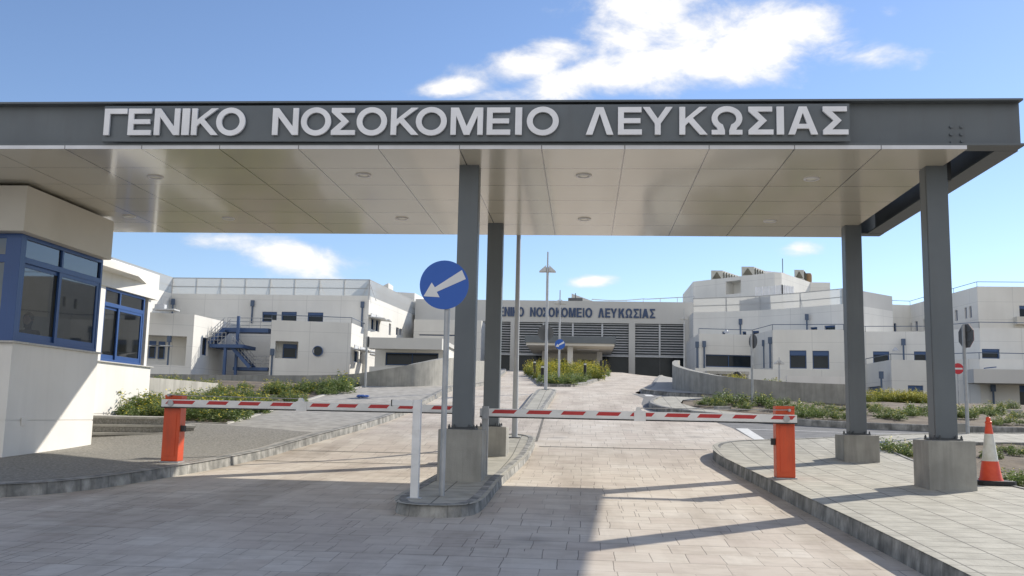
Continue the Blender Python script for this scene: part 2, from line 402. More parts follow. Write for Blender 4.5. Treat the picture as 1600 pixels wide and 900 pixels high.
def copy_tree(o, parent=None):
    c = o.copy(); COL.objects.link(c)
    if parent is not None: c.parent = parent
    ORG[c.name] = ORG.get(o.name, Vector())
    for ch in list(o.children):
        copy_tree(ch, c)
    return c
def structure(o): o['kind'] = 'structure'; return o

# ---- surface patches that follow the terrain
def clip(poly, ax, val, keep_less):
    out = []
    for i in range(len(poly)):
        a, b = poly[i], poly[(i+1) % len(poly)]
        ia, ib = (a[ax] <= val) == keep_less or a[ax] == val, (b[ax] <= val) == keep_less or b[ax] == val
        if ia: out.append(a)
        if ia != ib and b[ax] != a[ax]:
            t = (val-a[ax])/(b[ax]-a[ax]); out.append(tuple(a[k]+t*(b[k]-a[k]) for k in (0, 1)))
    return out
def patch(poly, h, name, mt, cx=4., cyy=1., zf=None):
    zf = zf or (lambda x, y: T(x, y))
    mb = MB(); tri = tessellate_polygon([[Vector((p[0], p[1], 0)) for p in poly]])
    for t in tri:
        P = [poly[i] for i in t]
        if abs((P[1][0]-P[0][0])*(P[2][1]-P[0][1])-(P[1][1]-P[0][1])*(P[2][0]-P[0][0])) < 1e-6: continue
        if (P[1][0]-P[0][0])*(P[2][1]-P[0][1])-(P[1][1]-P[0][1])*(P[2][0]-P[0][0]) < 0: P.reverse()
        y0 = math.floor(min(p[1] for p in P)/cyy); y1 = math.ceil(max(p[1] for p in P)/cyy)
        for j in range(y0, y1):
            Q = clip(clip(P, 1, j*cyy, False), 1, (j+1)*cyy, True)
            if len(Q) < 3: continue
            x0 = math.floor(min(p[0] for p in Q)/cx); x1 = math.ceil(max(p[0] for p in Q)/cx)
            for i in range(x0, x1):
                S = clip(clip(Q, 0, i*cx, False), 0, (i+1)*cx, True)
                if len(S) < 3: continue
                mb.face([(x, y, zf(x, y)+h) for x, y in S])
    return mb.build(name, mt, merge=True, smooth=True)
def densify(pl, step=.5, closed=False):
    out = []
    n = len(pl)
    for i in range(n if closed else n-1):
        a, b = Vector(pl[i][:2]), Vector(pl[(i+1) % n][:2]); k = max(1, int((b-a).length/step))
        out += [a+(b-a)*j/k for j in range(k)]
    if not closed: out.append(Vector(pl[-1][:2]))
    return out
def smoothline(pl, it=2, closed=False):
    P = [Vector(p[:2]) for p in pl]
    for _ in range(it):
        Q = [] if closed else [P[0]]
        n = len(P)
        for i in range(n if closed else n-1):
            a, b = P[i], P[(i+1) % n]
            Q += [a*.75+b*.25, a*.25+b*.75]
        if not closed: Q.append(P[-1])
        P = Q
    return P
def kerb(pl, h, name, w=.16, side=1, closed=False, mt='kerb', step=.4, batter=.03):
    """kerbstones along a polyline; the stone lies on the left (side=1) or right (-1) of the walking direction"""
    P = densify(pl, step, closed); n = len(P); mb = MB(); rows = []; L = 0
    for i, p in enumerate(P):
        a = P[(i-1) % n] if closed or i else P[i]; b = P[(i+1) % n] if closed or i < n-1 else P[i]
        d = (b-a).normalized(); nn = Vector((-d.y, d.x))*side
        z = T(p.x, p.y)
        if i: L += (p-P[i-1]).length
        prof = [(0, -.12), (batter*.8, h-.03), (batter, h-.012), (batter+.02, h), (w, h+.003), (w, -.1)]
        rows.append(([Vector((p.x+nn.x*o, p.y+nn.y*o, z+q)) for o, q in prof], L))
    m_ = n if closed else n-1
    for i in range(m_):
        r0, l0 = rows[i]; r1, l1 = rows[(i+1) % n]
        if closed and i == n-1: l1 = l0+(P[0]-P[-1]).length
        for k in range(5):
            q = [r0[k], r0[k+1], r1[k+1], r1[k]] if side < 0 else [r0[k], r1[k], r1[k+1], r0[k+1]]
            uv = [(l0, k*.1), (l0, k*.1+.1), (l1, k*.1+.1), (l1, k*.1)] if side < 0 else [(l0, k*.1), (l1, k*.1), (l1, k*.1+.1), (l0, k*.1+.1)]
            mb.face(q, uv)
    if not closed:
        for r, rev in ((rows[0][0], 0), (rows[-1][0], 1)): mb.face(r if rev else list(reversed(r)))
    return mb.build(name, mt)
# ------------------------------------------------------------------ ground, carriageways, footways
def ground_sheet():
    xs = [-900,-500,-300,-200,-140,-100,-80,-60,-45,-35,-28,-22,-17,-13,-10,-8,-6,-4,-2,0,2,4,6,8,10,12,14,17,20,24,28,34,42,52,65,80,100,140,200,300,500,900]
    ys = [-300,-150,-80,-40,-20]+[i*2 for i in range(-8,60)]+[125,135,150,180,230,300,420,600,900,1400]
    mb = MB(); vs = [(x, y, T(x, y)-.30) for y in ys for x in xs]; nx = len(xs)
    fs = [(j*nx+i, j*nx+i+1, (j+1)*nx+i+1, (j+1)*nx+i) for j in range(len(ys)-1) for i in range(nx-1)]
    mb.idx(vs, fs); return structure(mb.build('ground', 'ground', smooth=True))
ground_sheet()

RK = smoothline([(3.1,-14),(3.05,2),(3.02,8.3),(2.97,10.8),(2.88,12.6),(2.83,14.8),(2.74,17.9),(2.62,19.2),(2.6,19.95),(2.78,20.55),(3.15,21.0),(3.6,21.25),(4.3,21.5),(6,22.4),(8,23.6),(11,24.3),(16,24.5),(60,24.8)], 2)
LK = smoothline([(-60,8.6),(-30,8.8),(-14,9.6),(-9.2,11.15),(-7.9,11.75),(-7.25,12.2),(-6.85,12.85),(-6.6,13.9),(-6.45,15.0),(-6.33,16),(-6.25,17.5),(-6.1,19.2),(-5.8,20.5),(-5.46,22.8),(-5.12,26.3),(-5.02,30.4),(-4.95,34),(-4.95,40),(-5.6,60),(-7,86),(-9,109)], 1)
# stamped concrete carriageway
road_poly = [(-60,-14),(12,-14),(12,2),(3.3,2)] + [(3.3,8),(3.2,12.6),(3.0,18),(2.95,19.4),(3.9,21.6),(4.05,23),(3.95,25.6),(3.8,27.9),(2.8,30),(2.15,31.5),(2.3,34),(2.0,37.6),(2.3,41),(3.1,46),(5.2,70),(9.2,109),(9.2,111.2)] + [(-9.6,111.2),(-9.2,109),(-7.2,86),(-5.8,60),(-5.1,40),(-5.15,34),(-5.2,30),(-5.3,26),(-5.7,22.5),(-6.3,19),(-6.5,16),(-7,12.9),(-8,11.9),(-9.5,11.3),(-14,9.8),(-30,9),(-60,8.8)]
structure(patch(road_poly, 0, 'stamped_road', 'road'))
# joints across the carriageway
def strip(pts, w, h, name, mt):
    P = densify(pts, .5); mb = MB(); L = []
    for i, p in enumerate(P):
        d = (P[min(i+1, len(P)-1)]-P[max(i-1, 0)]).normalized(); nn = Vector((-d.y, d.x))*w/2
        L.append((p+nn, p-nn))
    for a, b in zip(L, L[1:]):
        mb.face([(q.x, q.y, T(q.x, q.y)+h) for q in (a[1], b[1], b[0], a[0])])
    return structure(mb.build(name, mt))
M['joint'] = mat('joint_filler', (.13,.12,.10), (.18,.165,.14), .9)
for y, x0, x1 in ((20.85, -.95, 2.65), (19.5, -6.05, -2.25), (17.9, -6.2, -2.25)):
    strip([(x0, y), (x1, y+.08)], .05, .005, 'expansion_joint', 'joint')
strip([(-1.06, 21.7), (-1.14, 27.5)], .06, .005, 'expansion_joint', 'joint')
# right footway
side_s = [(60,22.3),(12,22.1),(8.4,21.7),(6.9,21.1),(6.25,20.4),(6.3,19.3),(6.39,15.1),(6.5,8),(6.6,-14)]
structure(patch([tuple(p) for p in RK] + side_s, .205, 'right_footway', 'tile', 4, .5))
structure(kerb(RK, .20, 'right_kerb', .17, -1))
structure(kerb([p for p in side_s], .215, 'footway_edging', .10, -1, batter=.005))
# left footway
structure(patch([(-60,8.7)] + [tuple(p) for p in LK[1:]] + [(-11,109),(-12,60),(-9.2,41),(-8.15,34.3),(-8.62,30.7),(-8.68,26.5),(-8.45,22.4),(-22,24.6),(-60,24)], .165, 'left_footway', 'pave_l', 6, .5))
structure(patch([(-60,8.9),(-30,9.1),(-14,9.9),(-9.3,11.45),(-8.0,12.1),(-7.4,12.5),(-7.05,13.1),(-6.8,14.1),(-6.6,16),(-6.5,18),(-6.3,19.6),(-6.0,21),(-8.4,22.1),(-22,24.3),(-60,24)], .169, 'aggregate_paving', 'aggregate', 6, .5))
structure(kerb(LK, .17, 'left_kerb', .17, 1))
# gate island
ISL = smoothline([(-2.36,12.6),(-2.36,11.95),(-2.2,11.45),(-1.66,11.36),(-1.28,11.6),(-1.22,12.5),(-1.25,14.7),(-1.1,18.5),(-1.0,20.9),(-1.12,21.6),(-1.6,21.9),(-2.02,21.6),(-2.1,20.5),(-2.25,16),(-2.3,14)], 2, True)
structure(patch([tuple(p) for p in ISL], .145, 'gate_island', 'tile', 4, .5))
structure(kerb(ISL, .15, 'island_kerb', .16, 1, True, batter=.045))
ISL2 = smoothline([(-1.86,27.6),(-1.14,27.6),(-1.15,29),(-.98,34.9),(-1.05,35.95),(-1.72,35.95),(-1.74,34.9),(-1.84,29)], 1, True)
structure(patch([tuple(p) for p in ISL2], .145, 'lamp_island', 'tile', 4, .5))
structure(kerb(ISL2, .15, 'island_kerb', .14, 1, True))
# planter island in the middle of the ramp
PLT = smoothline([(-2.3,50.3),(-.85,50.3),(-.2,52.5),(1.0,66),(2.3,84),(2.2,90),(-5.2,90),(-5.1,84),(-3.9,70),(-2.5,54)], 1, True)
structure(kerb(PLT, .16, 'planter_kerb', .35, 1, True))
def pz(x, y): return T(x, y)
structure(patch([tuple(p) for p in PLT], .12, 'planter_soil', 'soil', 4, 1))
# side road, its marking and the bed beyond
BK = smoothline([(2.5,33.0),(2.1,31.6),(2.05,30.4),(2.45,29.2),(3.48,28.15),(5.69,26.65),(8.2,25.95),(11.13,25.7),(18,25.9),(60,27)], 1)
structure(patch([(2.9,19),(60,22),(60,28.5),(18,26.4),(11.2,26.2),(8.3,26.6),(5.9,27.4),(3.9,28.8),(2.75,29.7),(2.5,31),(2.9,33.5),(7,33.6),(7,36),(1.8,36.6),(2.1,34),(1.9,31.8),(1.95,30.3),(2.5,29.0),(3.5,28.1),(3.93,25.6),(4.03,23),(3.85,21.6)], .004, 'side_road', 'asphalt', 4, 1))
structure(patch([(4.03,22.9),(4.3,22.9),(4.3,25.6),(3.99,25.6)], .009, 'give_way_bar', 'roadpaint', 1, .5))
strip([(4.3,25.45),(7,25.15),(12,24.95),(20,24.95)], .07, .009, 'edge_line', 'roadpaint')
structure(patch([(2.22,35.9),(2.5,35.9),(2.55,34.9),(2.25,34.9)], .009, 'give_way_bar', 'roadpaint', 1, .5))
structure(kerb(BK, .18, 'bed_kerb', .16, 1))
nose = [tuple(p) for p in BK if p.x < 6] + [(6.0,27.5),(4.3,28.7),(3.4,29.8),(3.1,31.0),(3.3,32.2),(4.2,33.0),(3.0,33.3)]
structure(patch(nose, .145, 'bed_nose_paving', 'tile', 2, .5))
def bump(x, y): return T(x, y)-.02+.10*mnoise.noise(Vector((x*.7, y*.7, 0)))+.05*mnoise.noise(Vector((x*2.3, y*2.3, 3)))
bed = [(3.15,31.0),(3.4,29.8),(4.3,28.7),(6.0,26.75),(8.4,26.08),(11.2,25.8),(18,26.0),(60,27.1),(110,29.5),(110,79),(9.75,79),(9.75,33.15),(7,33.35),(5.6,33.6),(4.2,33.2),(3.3,32.2)]
structure(patch(bed, .13, 'soil_bed', 'soil', 1., 1., lambda x, y: bump(x, y)))
structure(patch([(6.35,-14),(6.3,8),(6.2,19),(6.3,20.3),(7,21.2),(8.5,21.85),(12,22.2),(60,22.4),(60,-14)], .12, 'roadside_soil', 'soil', .5, .5, lambda x, y: bump(x, y)+.05*min(1, max(0, (x-6.5)/1.5))))
# footway and curved retaining wall on the far right
FK = smoothline([(7.2,34.3),(5,34.7),(3.86,34.9),(2.94,35.6),(2.4,36.9),(2.22,38.5),(2.45,41),(3.1,46),(5.2,70),(9.0,109)], 1)
structure(patch([tuple(p) for p in FK] + [(9.6,109),(6.1,60),(4.5,46),(3.9,41),(3.85,38),(4.2,36),(5,34.9),(6,34.5),(7.2,34.35)], .145, 'ramp_footway', 'pave_l', 2, .5))
structure(kerb(FK, .15, 'ramp_kerb', .16, -1))

def ribbon_wall(pts, name, label, w=.22, mt='conc', group=None, copingh=.0):
    """pts: x, y, top z.  A wall that follows the line, its foot under ground"""
    mb = MB(); P = []
    for a, b in zip(pts, pts[1:]):
        for k in range(6):
            t = k/6; P.append(tuple(a[i]+(b[i]-a[i])*t for i in range(3)))
    P.append(pts[-1])
    for _ in range(2):
        P = [P[0]]+[tuple((P[i-1][k]+2*P[i][k]+P[i+1][k])/4 for k in range(3)) for i in range(1, len(P)-1)]+[P[-1]]
    rows = []; L = 0
    for i, p in enumerate(P):
        d = Vector((P[min(i+1, len(P)-1)][0]-P[max(i-1, 0)][0], P[min(i+1, len(P)-1)][1]-P[max(i-1, 0)][1])).normalized()
        n = Vector((-d.y, d.x))*w
        zb = T(p[0], p[1])-.4
        rows.append([(p[0], p[1], zb), (p[0], p[1], p[2]), (p[0]+n.x, p[1]+n.y, p[2]), (p[0]+n.x, p[1]+n.y, zb)])
    for r0, r1 in zip(rows, rows[1:]):
        for k in range(3): mb.face([r0[k], r1[k], r1[k+1], r0[k+1]])
    mb.face(rows[0]); mb.face(list(reversed(rows[-1])))
    o = mb.build(name, mt, merge=True, smooth=40)
    return tag(o, label, 'wall', group)
ribbon_wall([(5.9,62,5.35),(4.9,52,4.85),(4.2,46,4.4),(3.75,41,3.98),(3.62,38.2,3.75),(3.95,36,3.48),(4.7,34.6,3.25),(5.6,33.9,3.13),(7,33.5,3.02),(8.6,33.3,2.98),(9.45,33.25,2.97)], 'retaining_wall', 'grey concrete retaining wall curving up the right side of the ramp', .25, 'conc')

LW = [(-24,42,3.15),(-19,40.5,3.15),(-14,38.6,3.1),(-10.5,36.5,3.06),(-8.6,35.4,3.1),(-7.4,35.0,3.28),(-6.4,35.3,3.5),(-5.75,36.3,3.72),(-5.45,38,3.92),(-5.4,41,4.1),(-5.7,48,4.4),(-6.5,62,5.2)]
ribbon_wall(LW, 'retaining_wall', 'grey concrete retaining wall sweeping round behind the left flower bed', .25, 'conc')
a = atY(228, 589, 26.5); b = atY(341, 599, 31.5)
ribbon_wall([(a.x-3, a.y-3, a.z), (a.x, a.y, a.z), (b.x, b.y, b.z)], 'boundary_wall', 'pale sunlit low concrete wall beside the guard kiosk', .2, 'conc_light')

# left bed
LBED = [(-8.5,22.5),(-8.62,26.4),(-8.55,30.7),(-8.1,34.4),(-9.5,35.6),(-14,38),(-24,41.5),(-34,42),(-34,26),(-22,24.7)]
structure(patch(LBED, .16, 'flower_bed_soil', 'soil', 1, 1, bump))
structure(kerb([(-22,24.55),(-8.45,22.3),(-8.6,26.4),(-8.5,30.7),(-8.05,34.4)], .19, 'flower_bed_edging', .14, 1, batter=.005, mt='conc_light'))

# ------------------------------------------------------------------ gate canopy
S = 1.1
HS = 3.469*S+EYE                 # soffit
PT = -.1899*S+EYE                # plinth top
YF, YR = 12.0565*S, 17.9976*S
PD, PX0 = 1.0812*S, -.5687*S
XL, XR = PX0-11*PD, 4.7926*S
CX = (-1.6353*S, 4.7055*S); CY = (13*S, 17.0*S)
canopy = thing('gate_canopy', (2, 16, .6), 'long grey steel entrance canopy carrying white Greek lettering above the barrier lanes', 'canopy')
def ibeam(mb, a, b, h, fw, tw, tf):
    a, b = Vector(a), Vector(b); d = (b-a).normalized(); s = d.cross(Vector((0,0,1))).normalized(); c = (a+b)/2; hl = d*(b-a).length/2
    mb.obox(c+Vector((0,0,h-tf/2)), hl, s*fw/2, Vector((0,0,tf/2)))
    mb.obox(c+Vector((0,0,tf/2)), hl, s*fw/2, Vector((0,0,tf/2)))
    mb.obox(c+Vector((0,0,h/2)), hl*.9999, s*tw/2, Vector((0,0,h/2-tf-.0005)))
BZ = HS+.057; BH = .675
bm_ = MB(); ibeam(bm_, (XL-.4, YF+.15, BZ), (6.06, YF+.15, BZ), BH, .30, .02, .028)
fb = bm_.build('front_beam', 'steel', canopy)
bm_ = MB(); ibeam(bm_, (5.93, YF+.305, BZ-.001), (5.93, YR-.16, BZ-.001), BH-.002, .32, .02, .028); bm_.build('side_beam', 'steel', canopy)
bm_ = MB(); ibeam(bm_, (XL-.4, YR, BZ-.004), (6.09, YR, BZ-.004), BH-.008, .30, .02, .028); bm_.build('rear_beam', 'steel', canopy)
mb = MB()   # roof deck above, carries the shade
mb.box(XL-.4, 5.7, YF+.31, YR-.18, BZ+BH-.12, BZ+BH-.06); mb.build('roof_deck', 'steel_dark', canopy)
mb = MB(); mb.prism([(.3, YR+.17), (-13, YR+.17), (-13, 22.1), (-5.8, 22.1), (-3.3, 21.85)][::-1], BZ+BH-.16, BZ+BH-.06); mb.build('added_shade_slab', 'steel_dark', canopy)  # unseen slab added to shade the kiosk, outline follows the shadow edge
# soffit panels (one tray, joints in the sheet) with turned-up edge
mb = MB()
n = int((XR-XL)/PD)+1
mb.face([(XL, YF, HS), (XL, YR, HS), (XR, YR, HS), (XR, YF, HS)], [(XL-PX0+PD*20, 0), (XL-PX0+PD*20, YR-YF), (XR-PX0+PD*20, YR-YF), (XR-PX0+PD*20, 0)])
mb.face([(XL, YF, HS+.055), (XR, YF, HS+.055), (XR, YR, HS+.055), (XL, YR, HS+.055)])
mb.face([(XR, YF, HS), (XR, YR, HS), (XR, YR, HS+.055), (XR, YF, HS+.055)], mi=1)
mb.face([(XL, YF, HS), (XR, YF, HS), (XR, YF, HS+.055), (XL, YF, HS+.055)], [(XL-PX0+PD*20, .5), (XR-PX0+PD*20, .5), (XR-PX0+PD*20, .55), (XL-PX0+PD*20, .55)], mi=1)
mb.face([(XL, YR, HS), (XL, YR, HS+.055), (XR, YR, HS+.055), (XR, YR, HS)], mi=1)
M['lip'] = add_lines(M['lip'], 'UV', 1.1893, 0, .014, 0, (.08,.08,.08), (.02, 0))
soff = mb.build('soffit', ['soffit', 'lip'], canopy)
def cbolt(mb, p, r=.018, h=.05):
    mb.lathe((p[0], p[1], p[2]), [(r, 0), (r, h*.6), (r*.6, h*.6), (r*.6, h), (.0, h)], 6)
for cx in CX:
    for cy_ in CY:
        pl = MB(); pl.box(cx-.325, cx+.325, cy_-.325, cy_+.325, T(cx, cy_)-.15, PT); plo = pl.build('plinth', 'conc', canopy, bevel=.012)
        c = MB(); w = .152
        # boxed column of two welded channels: a shadow groove runs down the flank
        c.box(cx-w, cx+w, cy_-w, cy_+w, PT+.025, HS+.05)
        col = c.build('column', 'steel', canopy, bevel=.008)
        for q in (-1, 1): s_ = MB(); s_.box(cx+q*(w+.001)-.002, cx+q*(w+.001)+.002, cy_-w+.035, cy_-w+.047, PT+.03, HS-.002); s_.build('weld_seam', 'steel_dark', col)
        s_ = MB(); s_.box(cx-w-.05, cx+w+.05, cy_-w-.05, cy_+w+.05, PT+.002, PT+.024); s_.build('base_plate', 'steel_dark', col)
        for dx in (-.185, -.11, .11, .185):
            for dy in (-.185, .185):
                bl = MB(); cbolt(bl, (cx+dx, cy_+dy, PT+.022)); bl.build('anchor_bolt', 'steel_dark', col)
# recessed ceiling lights
for u, v in ((243,276),(568,273),(912,274),(1268,279),(357,341),(628,341),(913,342),(1203,345),(202,338)):  # last entry: a faint extra ellipse in the soffit, built as a fitting
    p = atZ(u, v, HS)
    l = MB(); l.lathe((p.x, p.y, HS-.022), [(.125, .022), (.125, .006), (.115, 0), (.09, .002), (.088, .012)], 28); lo = l.build('ceiling_light', 'lip', canopy, smooth=40)
    l = MB(); l.lathe((p.x, p.y, HS-.012), [(.087, .0), (.05, -.004), (.001, -.006)], 24); l.build('light_cover', 'lightglass', lo, smooth=True)
# floodlight-like drain box at the right corner
p = atY(1494, 268, 14.5); mb = MB(); mb.box(5.42, 5.56, 14.62, 14.8, HS-.10, HS+.3); mb.tube([(5.49,14.71,HS-.1),(5.49,14.71,HS-.2)], .05); mb.build('drain_spout', 'steel_dark', canopy)
# web bolts
for u, v in ((1486,198),(1502,198),(1486,210),(1502,210),(1487,222),(1503,221)):
    p = atY(u, v, YF+.13); wb = MB(); wb.tube([(p.x, YF+.139, p.z), (p.x, YF+.112, p.z)], .024, 6); wb.build('web_bolt', 'steel', fb)
# ---- lettering
def glyph(ch, w, s):
    e = []
    if ch == 'Γ': return [[(0,0),(s,0),(s,1-s*.95),(w,1-s*.95),(w,1),(0,1)]]
    if ch == 'Ε': return [[(0,0),(w,0),(w,s*.92),(s,s*.92),(s,.42),(w*.94,.42),(w*.94,.42+s*.85),(s,.42+s*.85),(s,1-s*.92),(w*.98,1-s*.92),(w*.98,1),(0,1)]]
    if ch == 'Ν': return [[(0,0),(s,0),(s,.68),(w-s*1.06,0),(w,0),(w,1),(w-s,1),(w-s,.32),(s*1.06,1),(0,1)]]
    if ch == 'Ι': return [[(0,0),(w,0),(w,1),(0,1)]]
    if ch == 'Κ': return [[(0,0),(s,0),(s,.32),(s+.12,.45),(w-s*1.28,0),(w,0),(s+.26,.60),(w-.02,1),(w-s*1.35,1),(s,.57),(s,1),(0,1)]]
    if ch == 'Ο':
        o = [(w/2+w/2*math.cos(a), .5+.525*math.sin(a)) for a in [2*math.pi*i/40 for i in range(40)]]
        i_ = [(w/2+(w/2-s*1.02)*math.cos(a), .5+(.525-s*.95)*math.sin(a)) for a in [2*math.pi*i/40 for i in range(40)]]
        return [o, i_]
    if ch == 'Σ': return [[(0,0),(w,0),(w,.175),(.36*w,.175),(.74*w,.5),(.36*w,.825),(.96*w,.825),(.96*w,1),(.0,1),(0,.84),(.42*w,.5),(0,.16)]]
    if ch == 'Μ': return [[(0,0),(s*.95,0),(s*.95,.70),(w/2-s*.5,0),(w/2+s*.5,0),(w-s*.95,.70),(w-s*.95,0),(w,0),(w,1),(w-s*1.4,1),(w/2,.32),(s*1.4,1),(0,1)]]
    if ch == 'Λ': return [[(0,0),(s*1.12,0),(w/2,.77),(w-s*1.12,0),(w,0),(w/2+s*.64,1),(w/2-s*.64,1)]]
    if ch == 'Υ': return [[(w/2-s/2,0),(w/2+s/2,0),(w/2+s/2,.40),(w,1),(w-s*1.16,1),(w/2,.58),(s*1.16,1),(0,1),(w/2-s/2,.40)]]
    if ch == 'Α': return [[(0,0),(s*1.12,0),(s*1.12+.075,.21),(w-s*1.12-.075,.21),(w-s*1.12,0),(w,0),(w/2+s*.64,1),(w/2-s*.64,1)], [(s*1.12+.135,.375),(w-s*1.12-.135,.375),(w/2,.78)]]
    if ch == 'Ω':
        out = [(0,0),(.43*w,0),(.43*w,.15)]
        R_, r_ = (.5*w, .44), (.5*w-s*1.0, .44-s*.95); cy0 = .58
        for k in range(27):
            t = rad(243-(306)*k/26); out.append((w/2+r_[0]*math.cos(t), cy0+r_[1]*math.sin(t)))
        out += [(.57*w,.15),(.57*w,0),(w,0),(w,.165),(.80*w,.165)]
        for k in range(27):
            t = rad(-48+276*k/26); out.append((w/2+R_[0]*math.cos(t), cy0+R_[1]*math.sin(t)))
        out += [(.20*w,.165),(0,.165)]
        return [out]
LET = [('Γ',162.5,197.6),('Ε',200,236.3),('Ν',241,280.5),('Ι',284,295.7),('Κ',299,341),('Ο',337.5,383),
       ('Ν',425.5,466),('Ο',470,517),('Σ',517.5,555),('Ο',557,604.5),('Κ',610.5,654),('Ο',649.5,698),('Μ',704,754.5),('Ε',760.5,797.5),('Ι',805,815.5),('Ο',823,873),
       ('Λ',915.5,958.5),('Ε',965.6,1003),('Υ',1004.5,1051),('Κ',1061.5,1105.5),('Ω',1112,1160),('Σ',1169.5,1208.5),('Ι',1213.6,1225),('Α',1231.5,1278),('Σ',1286,1325.5)]
YS = YF-.06
pz0 = atY(850, 221, YS).z; pz1 = atY(850, 163.5, YS).z
x0 = atY(161, 200, YS).x; x1 = atY(1328, 200, YS).x
mb = MB(); mb.box(x0, x1, YS, YS+.045, pz0, pz1); mb.box(x0, x1, YS-.012, YS-.001, pz0, pz0+.012)
board = mb.build('sign_board', 'steel', canopy)
zb = atY(760, 210.5, YS-.05).z; zt = atY(760, 168, YS-.05).z; CAP = zt-zb
for ch, u0, u1 in LET:
    xa = atY(u0, 195, YS-.05).x; xb = atY(u1, 195, YS-.05).x
    mb = MB(); mb.plate(glyph(ch, (xb-xa)/CAP, .205), (xa, YS-.055, zb), (CAP, 0, 0), (0, 0, CAP), .035)
    mb.build('letter', 'letter', board)

# ------------------------------------------------------------------ boom barriers
def barrier(cabx, caby, x_tip, name_label, flip, boom_z, u_stripes, u_clamp):
    """flip = -1: the arm reaches towards -x"""
    gz = T(cabx, caby)+(.17 if cabx < 0 else .205)
    b = thing('boom_barrier', (cabx, caby, gz), name_label, 'barrier', 'red and white boom barriers under the canopy')
    top = gz+1.10; w, dpt = .142, .13
    mb = MB(); mb.box(cabx-w, cabx+w, caby-dpt+.02, caby+dpt, gz+.012, top-.05)
    mb.prism([(cabx-w, caby-dpt+.02), (cabx+w, caby-dpt+.02), (cabx+w, caby+dpt), (cabx-w, caby+dpt)], top-.05, top-.003)
    cab = mb.build('cabinet', 'orange', b, bevel=.014)
    mb = MB(); mb.box(cabx-w-.02, cabx+w+.02, caby-dpt, caby+dpt+.02, gz-.02, gz+.012); mb.build('base_flange', 'galv', cab)
    mb = MB(); sx = -1 if flip < 0 else 1
    fx = cabx+flip*w
    mb.box(min(fx, fx+flip*.06), max(fx, fx+flip*.06), caby-.07, caby+.03, gz+.50, gz+.60); mb.build('key_lock', 'black', cab, bevel=.006)
    mb = MB(); mb.box(cabx-w*.6, cabx+w*.6, caby-dpt+.012, caby-dpt+.02, gz+.10, gz+.80); mb.build('access_door', 'orange', cab)
    yb = caby-dpt-.035
    arm_start = cabx-flip*(w+.02)
    a, c = sorted((arm_start, x_tip))
    mb = MB(); mb.box(a, c, yb-.022, yb+.022, boom_z-.062, boom_z+.062)
    arm = mb.build('arm', 'boom', b, bevel=.006)
    mb = MB(); mb.box(a, c, yb-.03, yb+.024, boom_z-.08, boom_z-.0625); mb.build('rubber_edge', 'black', arm)
    for s0, s1 in u_stripes:
        sl = .055
        mb = MB(); z1_, z0_ = boom_z+.045, boom_z-.012
        dx = .05*flip
        pts = [(s0-dx*.0, z0_), (s1-dx*.0, z0_), (s1+.05, z1_), (s0+.05, z1_)]
        mb.plate([[(p[0], p[1]) for p in pts]], (0, yb-.0235, 0), (1, 0, 0), (0, 0, 1), .002)
        mb.build('reflective_stripe', 'redstripe', arm)
    # clamp half-way with stay rod
    mb = MB(); mb.plate([[(-.09,-.085),(.09,-.085),(.09,.07),(.03,.075),(.0,.13),(-.05,.13),(-.06,.075),(-.09,.07)]], (u_clamp, yb-.032, boom_z), (1,0,0), (0,0,1), .064)
    mb.build('arm_clamp', 'boom', arm, bevel=.004)
    mb = MB(); mb.tube([(cabx-flip*.04, yb-.005, boom_z+.135), (cabx+flip*.1, yb-.005, boom_z+.13), (u_clamp, yb, boom_z+.115)], .007, 6); mb.build('stay_rod', 'galv', arm)
    mb = MB(); mb.tube([(cabx, yb-.04, boom_z+.0), (cabx, caby, boom_z)], .05, 12); mb.tube([(cabx-flip*.05, yb-.03, boom_z+.13), (cabx-flip*.05, caby-dpt+.03, boom_z+.13)], .022, 10)
    mb.build('pivot', 'galv', b)
    return b
YB = 15.35
lz = (atY(265, 631, YB).z+atY(690, 637.5, YB).z)/2
def ux(u, Y): return atY(u, 640, Y).x
ls = [(ux(a, YB-.2), ux(b, YB-.2)) for a, b in ((249,292),(314,345),(364,396),(415,447),(478,506),(520,550),(570,600),(617,640),(670,700))]
barrier(atY(264, 680, YB+.02).x, YB+.19, -1.98, 'boom barrier with orange cabinet on the left footway, beside the guard kiosk', 1, lz, ls, ux(465, YB-.2))
YB2 = 15.1
rz = (atY(760, 643.5, YB2-.2).z+atY(1225, 655, YB2-.2).z)/2
rs = [(ux(a, YB2-.2), ux(b, YB2-.2)) for a, b in ((768,803),(822,858),(876,911),(931,966),(984,1018),(1038,1074),(1089,1124),(1144,1178),(1204,1238))]
barrier(atY(1225.5, 700, YB2).x, YB2, -1.62, 'boom barrier with orange cabinet on the right footway, left of the steel columns', -1, rz, rs, ux(1000, YB2-.2))
# forked rest post standing on the plinth
rp = thing('boom_rest_post', (-1.5, 14.88, .75), 'short grey post behind the near island plinth holding the tip of the right boom', 'post')
mb = MB(); px = atY(758.5, 650, 14.88).x
mb.box(px-.05, px+.05, 14.84, 14.92, T(px, 14.88)+.14, rz+.095); mb.build('post', 'galv', rp, bevel=.004)
mb = MB(); mb.box(px-.06, px+.06, 14.78, 14.835, rz-.10, rz-.083); mb.build('saddle', 'galv', rp)
